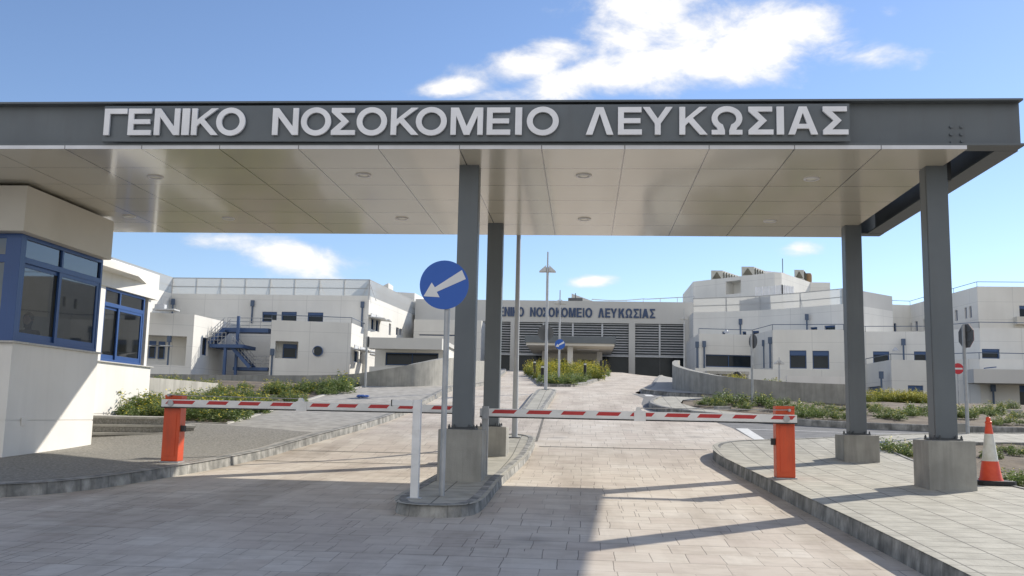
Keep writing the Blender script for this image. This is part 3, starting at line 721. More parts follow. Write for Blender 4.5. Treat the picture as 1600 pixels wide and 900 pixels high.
# inverted-L post on the island nose
ip = thing('angle_post', (-2.17, 12.0, .6), 'white inverted-L post bolted to the front of the traffic island', 'post')
pa = atY(645, 777, 12.0); pt = atY(651, 626, 12.0); zt = pt.z+.005
mb = MB(); mb.box(pa.x-.05+.02, pa.x+.05+.02, 11.95, 12.05, T(-2.1, 12)+.14, zt); mb.build('upright', 'boom', ip, bevel=.006)
xl = atY(613.5, 632, 12.0).x
mb = MB(); mb.box(xl, pa.x+.02-.052, 11.952, 12.048, zt-.075, zt-.004); ao = mb.build('arm', 'boom', ip, bevel=.004)
mb = MB(); mb.box(xl-.012, xl-.0005, 11.95, 12.05, zt-.08, zt); mb.build('end_cap', 'black', ao)
mb = MB(); mb.box(pa.x-.07, pa.x+.11, 11.91, 12.09, T(-2.1, 12)+.143, T(-2.1, 12)+.153); mb.build('foot_plate', 'galv', ip)
# ------------------------------------------------------------------ guard kiosk
KX, KY0, KY1 = -9.75, 15.55, 18.45
SZ = 2.71; WZ = 4.62; RZ = HS-.055
kiosk = thing('guard_kiosk', (-11.5, 18, 1), 'white rendered guard kiosk with blue framed windows tucked under the canopy end', 'kiosk')
mb = MB()
GZ = 1.385    # shadow groove
for z0, z1, i in ((.3, GZ, 0), (GZ, GZ+.018, .014), (GZ+.018, SZ, 0)):
    mb.prism([(-14.6, KY0+i), (KX-i, KY0+i), (KX-i, KY1-i), (-12.6, KY1-i), (-12.6, 22.05), (-14.6, 22.05)], z0, z1, bot=False)
mb.build('lower_wall', 'kiosk_wall', kiosk)
mb = MB(); mb.box(-14.6, -14.4, KY0, 22.0, SZ+.001, WZ); mb.box(-14.39, -12.6, KY1, KY1+.15, SZ+.001, WZ); mb.box(-12.75, -12.6, KY1+.16, 22.0, SZ+.001, WZ)
mb.box(-12.59, KX-.12, KY1-.14, KY1-.002, SZ+.001, WZ)
mb.build('inner_wall', 'inner', kiosk)
mb = MB(); mb.box(-14.7, KX+.06, KY0-.07, KY1+.05, SZ, SZ+.035); mb.build('window_sill', 'sill', kiosk, bevel=.006)
mb = MB(); mb.prism([(-15, KY0-.22), (KX+.15, KY0-.22), (KX+.15, KY1-.06), (-15, KY1-.06)], WZ, RZ); mb.build('roof_fascia', 'kiosk_roof', kiosk, bevel=.01)
mb = MB(); mb.prism([(-15, KY1-.055), (-11.5, KY1-.055), (-11.5, 23.5), (-11.96, 24.95), (-15, 25.6)], 5.02, 5.19); mb.build('roof_slab', 'kiosk_wall', kiosk)
def frame_x(parent, X, y0, y1, z0, z1, mull, trans, name='window'):
    """window in a wall facing +x: blue frame with fixed lights above sliding sashes"""
    f = MB(); d = .07
    f.box(X-d, X, y0, y0+.07, z0, z1); f.box(X-d, X, y1-.07, y1, z0, z1)
    f.box(X-d+.001, X-.001, y0+.07, y1-.07, z0, z0+.06); f.box(X-d+.001, X-.001, y0+.07, y1-.07, z1-.07, z1)
    f.box(X-d+.002, X-.002, y0+.07, y1-.07, trans-.05, trans+.05)
    f.box(X-d+.003, X-.003, mull-.03, mull+.03, trans+.05, z1-.07)
    w = f.build(name, 'blue', parent, bevel=.004)
    for k, (a, b, off) in enumerate(((y0+.07, mull+.06, -.05), (mull-.06, y1-.07, -.01))):
        s_ = MB(); q = .085; X1 = X+off; X0 = X1-.035
        s_.box(X0, X1, a, a+q, z0+.06, trans-.05); s_.box(X0, X1, b-q, b, z0+.06, trans-.05)
        s_.box(X0+.001, X1-.001, a+q, b-q, z0+.06, z0+.06+q*1.3); s_.box(X0+.001, X1-.001, a+q, b-q, trans-.05-q*.8, trans-.05)
        s_.build('sash', 'blue', w, bevel=.003)
        g_ = MB(); g_.face([(X0+.017, a+q, z0+.06+q*1.3), (X0+.017, b-q, z0+.06+q*1.3), (X0+.017, b-q, trans-.05-q*.8), (X0+.017, a+q, trans-.05-q*.8)]); g_.build('pane', 'glass', w)
    for a, b in ((y0+.07, mull-.03), (mull+.03, y1-.07)):
        g_ = MB(); g_.face([(X-.04, a, trans+.05), (X-.04, b, trans+.05), (X-.04, b, z1-.07), (X-.04, a, z1-.07)]); g_.build('pane', 'glass', w)
    return w
my = atX(95, 480, KX).y; tz = atX(60, 411, KX).z
frame_x(kiosk, KX-.03, KY0+.13, KY1-.03, SZ+.036, WZ-.002, my, tz)
mb = MB(); mb.box(KX-.17, KX-.02, KY0+.02, KY0+.128, SZ+.036, WZ-.002); mb.build('corner_post', 'blue', kiosk, bevel=.006)
# front window (facing the camera)
f = MB(); x0, x1 = -12.4, KX-.172; Y = KY0+.03; z0, z1 = SZ+.036, WZ-.002
for a, b in ((x0, x0+.1), (x1-.13, x1), (-11.15, -11.05)): f.box(a, b, Y, Y+.07, z0, z1)
f.box(x0+.1, x1-.13, Y+.001, Y+.069, z0, z0+.12); f.box(x0+.1, x1-.13, Y+.001, Y+.069, z1-.08, z1); f.box(x0+.1, x1-.13, Y+.002, Y+.068, tz-.07, tz+.07)
w = f.build('window', 'blue', kiosk, bevel=.004)
g_ = MB(); g_.face([(x0+.1, Y+.03, z0+.12), (x1-.13, Y+.03, z0+.12), (x1-.13, Y+.03, z1-.08), (x0+.1, Y+.03, z1-.08)]); g_.build('pane', 'glass', w)
# second bay, set back
K2 = -12.0
Y0b, Y1b = 22.05, 25.62; SZ2 = 2.77
mb = MB()
for z0, z1, i in ((.8, 1.50, .012), (1.50, SZ2, 0)):
    mb.prism([(-14.6, Y0b), (K2-i, Y0b), (K2-i, Y1b-i), (-14.6, Y1b-i)], z0, z1)
ya = atX(161.5, 500, K2).y; yb_ = atX(226, 500, K2).y
mb.box(-12.2, K2, Y0b, ya, SZ2+.001, 4.66); mb.box(-14.6, -14.4, Y0b, Y1b, SZ2+.001, 4.66); mb.box(-14.39, -12.05, yb_+.25, yb_+.4, SZ2+.001, 4.66)
mb.prism([(-14.6, Y0b), (K2+.05, Y0b), (K2+.05, Y1b+.05), (-14.6, Y1b+.05)], 4.661, RZ-.04)
mb.build('rear_bay_wall', 'kiosk_wall', kiosk)
mb = MB(); mb.box(-14.65, K2+.06, Y0b, Y1b+.06, SZ2, SZ2+.03); mb.build('window_sill', 'sill', kiosk, bevel=.005)
frame_x(kiosk, K2-.02, ya+.002, yb_, SZ2+.031, 4.658, atX(186, 520, K2).y, atX(186, 479, K2).z)
mb = MB(); mb.lathe((-11.9, 21.4, 4.965), [(.14, 0), (.16, .03), (.02, .056)], 20); mb.build('ceiling_light', 'lightglass', kiosk)
p = atX(36, 658, KX); mb = MB(); mb.box(KX, KX+.02, p.y-.07, p.y+.07, p.z-.08, p.z+.06); mb.build('socket_cover', 'kiosk_wall', kiosk, bevel=.004)
# steps to the platform
steps = thing('entrance_steps', (-10.5, 20.3, 1.1), 'three washed pebble steps beside the guard kiosk, left of the orange cabinet', 'steps')
sd_ = Vector((.88, .47, 0)); sn_ = Vector((-.47, .88, 0))
for k, (z, L_) in enumerate(((1.46, 1.75), (1.29, 2.15), (1.12, 2.3))):
    A_ = Vector((-10.55, 20.15, 0))-sn_*.30*k-sd_*.75+sd_*.0; B_ = A_+sd_*(L_+.6)
    mb = MB(); mb.prism([(q.x, q.y) for q in (A_, B_, B_+sn_*3.0, A_+sn_*3.0)], .75, z-.05)
    so_ = mb.build('step', 'step', steps, bevel=.008)
    mb = MB(); mb.prism([(q.x, q.y) for q in (A_-sn_*.035, B_-sn_*.035+sd_*.035, B_+sn_*3.0+sd_*.035, A_+sn_*3.0)], z-.049, z); mb.build('tread', 'conc_light', so_, bevel=.008)
# bag on the platform
p = atZ(178, 648, 1.462)
bag = thing('carry_bag', (p.x, p.y, p.z), 'dark and pink soft bag lying on the kiosk platform', 'bag')
mb = MB(); sc_ = p.y/1485
for k, (hw, z) in enumerate(((17, 0), (19, 2.5), (17, 6), (11, 8.5), (4, 9.2))): pass
def blob(prof, c, n=18, ex=1., ey=.6):
    mb = MB(); vs = []
    for r, z in prof:
        for k in range(n):
            a = 2*math.pi*k/n; w_ = 1+.06*math.sin(3*a+z*20)
            vs.append((c[0]+r*ex*w_*math.cos(a), c[1]+r*ey*w_*math.sin(a), c[2]+z))
    fs = [(i*n+k, i*n+(k+1) % n, (i+1)*n+(k+1) % n, (i+1)*n+k) for i in range(len(prof)-1) for k in range(n)]
    fs += [tuple(reversed(range(n))), tuple((len(prof)-1)*n+k for k in range(n))]
    return mb.idx(vs, fs)
blob([(.24,0),(.26,.03),(.265,.055)], p).build('bag_base', 'pink', bag, smooth=40)
blob([(.262,.056),(.24,.10),(.17,.125),(.06,.135)], p).build('bag_top', 'black', bag, smooth=40)
mb = MB(); mb.tube([(p.x-.05, p.y, p.z+.12), (p.x-.05, p.y, p.z+.17), (p.x+.05, p.y, p.z+.17), (p.x+.05, p.y, p.z+.12)], .014, 8); mb.build('bag_handle', 'black', bag)

# ------------------------------------------------------------------ guard behind the window
def person(px_, py_, zf, face):
    c = Vector((px_, py_, zf))
    fx = Vector(face).normalized(); sx = Vector((-fx.y, fx.x, 0))   # forward, left
    J = {}; E = []
    def j(n, f, s, z, r, par=None):
        J[n] = (c+fx*f+sx*s+Vector((0,0,z)), r)
        if par: E.append((par, n))
    j('pelvis',0,0,.95,.15); j('waist',.01,0,1.10,.14,'pelvis'); j('chest',.0,0,1.30,.165,'waist'); j('neckb',-.01,0,1.46,.075,'chest'); j('neck',.0,0,1.52,.058,'neckb')
    j('head1',.01,0,1.60,.085,'neck'); j('head2',.015,0,1.68,.098,'head1'); j('head3',.0,0,1.75,.075,'head2')
    for sd, k in ((1,'l'),(-1,'r')):
        j('sh'+k,0,.17*sd,1.41,.075,'chest'); j('el'+k,.05,.24*sd,1.14,.05,'sh'+k); j('wr'+k,.27,.20*sd,1.05,.034,'el'+k); j('ha'+k,.36,.19*sd,1.05,.04,'wr'+k)
        j('hip'+k,0,.09*sd,.90,.11,'pelvis'); j('kn'+k,.02,.10*sd,.50,.068,'hip'+k); j('an'+k,-.01,.10*sd,.09,.045,'kn'+k); j('to'+k,.15,.11*sd,.04,.04,'an'+k)
    names = list(J); me = bpy.data.meshes.new('body')
    me.from_pydata([tuple(J[n][0]-c) for n in names], [(names.index(a), names.index(b)) for a, b in E], [])
    o = bpy.data.objects.new('person', me); COL.objects.link(o); o.location = c; ORG[o.name] = c
    sk = o.modifiers.new('skin', 'SKIN')
    for i, n in enumerate(names):
        me.skin_vertices[0].data[i].radius = (J[n][1], J[n][1]); me.skin_vertices[0].data[i].use_root = (n == 'pelvis')
    ss = o.modifiers.new('sub', 'SUBSURF'); ss.levels = 2; ss.render_levels = 2
    me.materials.append(M['cloth']); sk.use_smooth_shade = True
    tag(o, 'dark clothed guard standing behind the kiosk window', 'person')
    h = MB(); hc = c+fx*.012+Vector((0,0,1.665))
    vs = []; n = 16
    for i in range(1, 9):
        t = math.pi*i/9
        for k in range(n):
            a = 2*math.pi*k/n; vs.append(hc+fx*(.102*math.sin(t)*math.cos(a)+.0)+sx*(.082*math.sin(t)*math.sin(a))+Vector((0,0,.128*math.cos(t))))
    fs = [(i*n+k, i*n+(k+1) % n, (i+1)*n+(k+1) % n, (i+1)*n+k) for i in range(7) for k in range(n)]+[tuple(range(n)), tuple(7*n+k for k in range(n))]
    h.idx(vs, fs)
    nose = hc+fx*.105+Vector((0,0,-.01)); h.idx([nose+Vector((0,0,.03))-fx*.012, nose-sx*.016+Vector((0,0,-.018))-fx*.012, nose+sx*.016+Vector((0,0,-.018))-fx*.012, nose+fx*.018+Vector((0,0,-.012))], [(0,1,3),(0,3,2),(1,2,3)])
    for sd in (-1, 1):
        e = hc+sx*.08*sd-fx*.005; h.obox(e, fx*.018, sx*.008, Vector((0,0,.03)))
        for zz, ww in ((.012, .013),): h.obox(hc+fx*.094+sx*.033*sd+Vector((0,0,zz)), fx*.004, sx*ww, Vector((0,0,.005)))
    h.build('face', 'skin', o, smooth=40)
    hr = MB(); vs = []
    for i in range(0, 6):
        t = math.pi*.52*i/5
        for k in range(n):
            a = 2*math.pi*k/n; vs.append(hc-fx*.012+Vector((0,0,.012))+fx*(.108*math.sin(t)*math.cos(a))+sx*(.090*math.sin(t)*math.sin(a))+Vector((0,0,.132*math.cos(t))))
    hr.idx(vs, [(i*n+k, i*n+(k+1) % n, (i+1)*n+(k+1) % n, (i+1)*n+k) for i in range(5) for k in range(n)]); hr.build('hair', 'hair', o, smooth=True)
    for sd in (-1, 1):      # hands: palm, four fingers and a thumb resting on the counter
        hd = MB(); wpt = c+fx*.35+sx*.19*sd+Vector((0,0,1.05)); hd.obox(wpt+fx*.03, fx*.045, sx*.04, Vector((0,0,.014)))
        for q, L in enumerate((.065,.078,.073,.055)):
            b0 = wpt+fx*.075+sx*(.03-.02*q); hd.tube([b0, b0+fx*L*.5+Vector((0,0,.008)), b0+fx*L+Vector((0,0,-.012))], [.009,.008,.006], 8)
        b0 = wpt+fx*.01-sx*.035*sd; hd.tube([b0, b0-sx*.03*sd+fx*.02, b0-sx*.035*sd+fx*.05], [.011,.010,.008], 8)
        hd.build('hand', 'skin', o, smooth=True)
    return o
ph = atY(44.5, 498, 16.65)
person(ph.x, 16.65, ph.z-1.68, (.25, -1, 0))
mb = MB(); mb.box(-12.5, KX-.05, KY0+.05, KY1-.2, ph.z-1.78, ph.z-1.682)
mb.build('floor', 'floorin', kiosk)
mb = MB(); mb.box(-10.35, KX-.14, KY0+.25, KY1-.2, SZ-.28, SZ-.24); mb.build('counter', 'inner', kiosk)

# ------------------------------------------------------------------ traffic signs
def disc(mb, c, ax, ay, r, th, n=48): mb.plate([[(r*math.cos(2*math.pi*k/n), r*math.sin(2*math.pi*k/n)) for k in range(n)]], c, ax, ay, th)
ARROW = [((x-203)/147, (243-y)/147) for x, y in ((307,153),(332,207),(160,286),(178,318),(82,313),(128,230),(148,259))]
def arrow_sign(parent, c, r):
    ax, ay = Vector((1,0,0)), Vector((0,0,1))
    m1 = MB(); disc(m1, c, ax, ay, r, .004); f = m1.build('sign_face', 'signblue', parent)
    m1 = MB(); m1.plate([[(p[0]*r, p[1]*r) for p in ARROW]], Vector(c)+Vector((0,-.0035,0)), ax, ay, .002); m1.build('arrow', 'signwhite', f)
    m1 = MB(); disc(m1, Vector(c)+Vector((0,.0055,0)), ax, ay, r*.995, .006); m1.build('sign_back', 'signback', f)
    return f
cs = atY(694, 445, 12.24); r = 39.3*12.24/F
sg = thing('direction_sign', (cs.x, 12.3, .62), 'large blue round sign with white arrow to lower left, on the gate island', 'traffic sign', 'blue keep left signs')
arrow_sign(sg, cs, r)
bt = atY(687.5, 775, 12.3)
mb = MB(); mb.tube([(bt.x+.02, 12.3, T(bt.x, 12.3)+.14), (bt.x+.02, 12.3, cs.z+.1)], .038, 16); mb.build('pole', 'galv', sg, smooth=40)
mb = MB(); mb.box(bt.x-.03, bt.x+.07, 12.25, 12.262, cs.z-.12, cs.z-.08); mb.box(bt.x-.03, bt.x+.07, 12.25, 12.262, cs.z+.06, cs.z+.1); mb.build('clamp', 'galv', sg)

# street lamps down the middle
def lamp(x, y, zb, zt, label, r=.058):
    L = thing('street_lamp', (x, y, zb), label, 'street lamp', 'grey hooded street lamps along the ramp')
    H = zt-zb; zh = zb+H*.86
    mb = MB(); mb.tube([(x,y,zb-.05),(x,y,zb+H*.3),(x,y,zh)], [r*1.1, r, r*.8], 14); mb.build('pole', 'lamp_pole', L, smooth=40)
    mb = MB(); mb.tube([(x,y,zh),(x,y,zt-.02),(x,y,zt)], [r*.55, r*.45, .005], 10); mb.build('finial', 'lamp_pole', L)
    mb = MB(); mb.lathe((x,y,zh-.08), [(r*1.0,0),(r*1.25,.02),(r*1.25,.16),(r*.9,.2)], 14); mb.build('collar', 'lamp_pole', L, smooth=40)
    for s in (-1, 1):
        mb = MB(); a, b = .06*s, .31*s
        vs = [(x+a,y-.05,zh+.20),(x+a,y+.05,zh+.20),(x+b,y-.13,zh-.04),(x+b,y+.13,zh-.04),(x+a,y-.09,zh-.03),(x+a,y+.09,zh-.03),(x+b,y-.13,zh-.06),(x+b,y+.13,zh-.06),(x+a,y-.09,zh-.05),(x+a,y+.09,zh-.05)]
        mb.idx(vs, [(0,1,3,2),(0,2,4),(1,5,3),(4,2,6,8),(3,5,9,7),(2,3,7,6),(0,4,5,1),(4,8,9,5),(6,7,9,8)])
        ho = mb.build('hood', 'lamp_head', L)
        mb = MB(); mb.box(min(x+a*1.3,x+b*.92), max(x+a*1.3,x+b*.92), y-.085, y+.085, zh-.068, zh-.061); mb.build('lens', 'lightglass', ho)
    mb = MB(); mb.box(x-.14, x+.14, y-.14, y+.14, zb, zb+.012); mb.build('foot_plate', 'galv', L)
    return L
b = atY(804, 684, 21.15); t = atY(806.5, 311, 21.15)
lamp(b.x, 21.15, g(21.15)+.145, t.z, 'tall grey street lamp rising from the rear tip of the gate island', .06)
b = atY(852.5, 610, 35.3); t = atY(853, 393, 35.3)
lamp2 = lamp(b.x, 35.3, g(35.3)+.145, t.z, 'grey street lamp on the small paved island with a dark round sign behind it')
cd = atY(852.5, 520, 35.38)
mb = MB(); disc(mb, (cd.x, 35.37, cd.z), Vector((1,0,0)), Vector((0,0,1)), .30, .02); mb.build('sign_plate', 'signback', lamp2)
b = atY(873, 603, 51.5); t = atY(873.5, 453, 51.5)
lamp3 = lamp(b.x, 51.5, g(51.5)+.12, t.z, 'grey street lamp standing in the planted island, carrying a small blue sign')
c3 = atY(875, 538, 51.38); s3 = thing('direction_sign', (c3.x, 51.38, c3.z), 'small blue round arrow sign fixed to the lamp in the planted island', 'traffic sign', 'blue keep left signs')
arrow_sign(s3, c3, .275); mb = MB(); mb.box(c3.x-.05, c3.x+.05, 51.385, 51.45, c3.z-.03, c3.z+.03); mb.build('clamp', 'galv', s3)
b = atY(1069, 578, 80); t = atY(1069, 482, 80)
lamp(b.x, 80, T(b.x, 80)+.05, t.z, 'far grey street lamp before the right end of the louvred facade')
b = atY(1218, 603, 60); t = atY(1217, 558, 60)
lamp(b.x, 60, T(b.x, 60), t.z, 'small distant lamp behind the right retaining wall')

# stop sign seen from behind
def simple_pole(o, x, y, z0, z1, r=.03): 
    mb = MB(); mb.tube([(x,y,z0),(x,y,z1)], r, 12); return mb.build('pole', 'galv', o, smooth=40)
cc = atY(1512, 525.5, 23.8); pb = atY(1509, 600, 23.7)
st = thing('stop_sign', (pb.x, 23.7, 1.4), 'octagonal road sign turned edge-on showing its grey back, beyond the cone', 'traffic sign')
nrm = Vector((.975, .222, 0)); ax = Vector((-.222, .975, 0)); ay = Vector((0,0,1)); rr = .30
oc = [(rr*1.03*math.cos(rad(22.5+45*k)), rr*1.03*math.sin(rad(22.5+45*k))) for k in range(8)]
c0 = Vector((pb.x, 23.7, cc.z))+nrm*.075
mb = MB(); mb.plate([oc], c0, ax, ay, .004)
f = mb.build('sign_face', 'signred', st)
mb = MB(); mb.plate([oc], c0-nrm*.0045, ax, ay, .02); mb.build('sign_back', 'signback', f)
for q in (.12, -.12): mb = MB(); mb.bar(c0-nrm*.03-ax*.2+ay*q, c0-nrm*.03+ax*.2+ay*q, .03, .04); mb.build('bracket', 'signback', f)
simple_pole(st, pb.x, 23.7, T(pb.x, 23.7)+.1, cc.z+.26, .042)
# no entry sign
cn = atY(1497, 576, 56); ne = thing('no_entry_sign', (cn.x, 56, 2.6), 'red round no entry sign with a white bar, half hidden by the right column', 'traffic sign')
mb = MB(); disc(mb, cn, Vector((1,0,0)), ay, .31, .02); f = mb.build('sign_face', 'signred', ne)
mb = MB(); mb.box(cn.x-.24, cn.x+.24, 55.993, 55.999, cn.z-.05, cn.z+.05); mb.build('bar', 'signwhite', f)
simple_pole(ne, cn.x, 56.06, T(cn.x, 56)-.1, cn.z+.2, .035)
# thin edge-on signs
for u, v0, v1, vb, Y, hgt, lab in ((1174.5,523,543,628,31.3,.24,'round sign turned edge-on with its grey back, before the right retaining wall'), (573.5,527,541,606,34.2,.2,'narrow sign on a slim pole turned edge-on, before the left retaining wall')):
    c_ = atY(u, (v0+v1)/2, Y); pz_ = T(c_.x, Y)
    s_ = thing('road_sign', (c_.x, Y, pz_), lab, 'traffic sign')
    n2 = Vector((.93, .37, 0)); a2 = Vector((-.37, .93, 0))
    mb = MB(); disc(mb, Vector((c_.x, Y, c_.z))+n2*.06, a2, Vector((0,0,1)), hgt, .02, 28); mb.build('sign_back', 'signback', s_)
    simple_pole(s_, c_.x, Y, pz_-.1, c_.z+hgt*.95, .038)
# ------------------------------------------------------------------ traffic cone
pc = (6.12, 15.05, T(6.12, 15.05)+.205)
cone = thing('traffic_cone', pc, 'orange and white traffic cone on a black rubber base, right of the column plinth', 'cone')
mb = MB(); mb.prism([(pc[0]+x, pc[1]+y) for x, y in ((-.28,-.22),(-.22,-.28),(.22,-.28),(.28,-.22),(.28,.22),(.22,.28),(-.22,.28),(-.28,.22))], pc[2], pc[2]+.055); mb.build('base', 'black', cone, bevel=.012)
bands = [(.055,.175),(.10,.155),(.34,.115)], [(.34,.115),(.745,.062)], [(.745,.062),(.90,.042),(.905,.05),(.925,.05),(.94,.036),(.985,.034),(1.0,.02)]
for bnd, mm, nm in zip(bands, ('cone_o','cone_w','cone_o'), ('lower_body','reflective_band','upper_body')):
    mb = MB(); mb.lathe(pc, [(r_, z_) for z_, r_ in bnd], 28); mb.build(nm, mm, cone, smooth=40)
# crumpled blue bag left on the footway
p = atY(567, 612, 30.5); p.z = T(p.x, p.y)+.17
bb = MB()
random.seed(3)
for k in range(3):
    c_ = Vector((p.x-.10+.10*k, p.y+random.uniform(-.08,.08), p.z+.04)); vs = []; n = 9
    for i in range(6):
        t = math.pi*(i+.5)/6
        for q in range(n):
            a = 2*math.pi*q/n; rr_ = random.uniform(.75,1.2); vs.append(c_+Vector((.10*rr_*math.sin(t)*math.cos(a), .08*rr_*math.sin(t)*math.sin(a), .045*rr_*math.cos(t))))
    bb.idx(vs, [(i*n+q, i*n+(q+1) % n, (i+1)*n+(q+1) % n, (i+1)*n+q) for i in range(5) for q in range(n)]+[tuple(range(n)), tuple(5*n+q for q in range(n))])
tag(bb.build('plastic_bag', 'bluebag'), 'crumpled blue plastic bag lying on the left footway by the flower bed', 'bag')
# small things lying about
p = atZ(1128, 739, .60); mb = MB()
for k in range(3): mb.face([Vector(q)+Vector((p.x, p.y, T(p.x, p.y)+.006)) for q in ((-.06+.03*k,-.02,0),(0+.02*k,-.05+.02*k,.03),(.07-.02*k,.01,.012),(.0,.05,.028+.01*k))])
tag(mb.build('dry_leaf', 'ac_dark'), 'dark dry leaf lying on the carriageway near the right kerb', 'leaf')
for (u0, v0, u1, v1), lb in (((1118,637.5,1142,638),'white kerbstone offcut lying among the weeds left of the bed'), ((1546,643,1602,645),'long white kerbstone lying on the bare soil beyond the cone')):
    a, b = atY(u0, v0, 29.5 if u0 < 1200 else 36), atY(u1, v1, 29.5 if u0 < 1200 else 36); za = T(a.x, a.y)+.16
    mb = MB(); mb.bar((a.x, a.y, za), (b.x, b.y+.3, za+.02), .18, .12); tag(mb.build('kerbstone', 'conc_light', bevel=.01), lb, 'kerbstone')
p = atY(1500, 666, 25.6); mb = MB(); mb.box(p.x-.16, p.x+.14, 25.5, 25.75, T(p.x, 25.6)-.05, T(p.x, 25.6)+.26); tag(mb.build('concrete_block', 'conc', bevel=.015), 'small grey concrete block standing on the far bed kerb behind the near right column', 'block')
# bollard lights in the planter
for u, v, Y, k, lab in ((835,581,66,1,'black bollard light at the left edge of the planted island'),(847.5,588,56,1,'black bollard light just left of the lamp in front of the planted island'),(914,584,64,1,'black bollard light among the weeds at the middle of the planted island'),(939,580,76,0,'slim black bollard at the right of the planted island, left of a pair'),(945,580,78,0,'slim black bollard at the right tip of the planted island')):
    p = atY(u, v, Y); z = T(p.x, Y)+.1
    bo = thing('bollard_light', (p.x, Y, z), lab, 'bollard', 'black bollard lights in the planted island')
    h_ = max(.6, atY(u, v-17, Y).z-z)
    mb = MB(); mb.tube([(p.x,Y,z-.1),(p.x,Y,z+h_-.14)], .10, 12); mb.build('post', 'black', bo, smooth=40)
    mb = MB(); mb.tube([(p.x,Y,z+h_-.139),(p.x,Y,z+h_-.04)], .085, 12); mb.build('lens', 'lightglass' if k else 'black', bo, smooth=40)
    mb = MB(); mb.tube([(p.x,Y,z+h_-.039),(p.x,Y,z+h_)], .105, 12); mb.build('cap', 'black', bo)
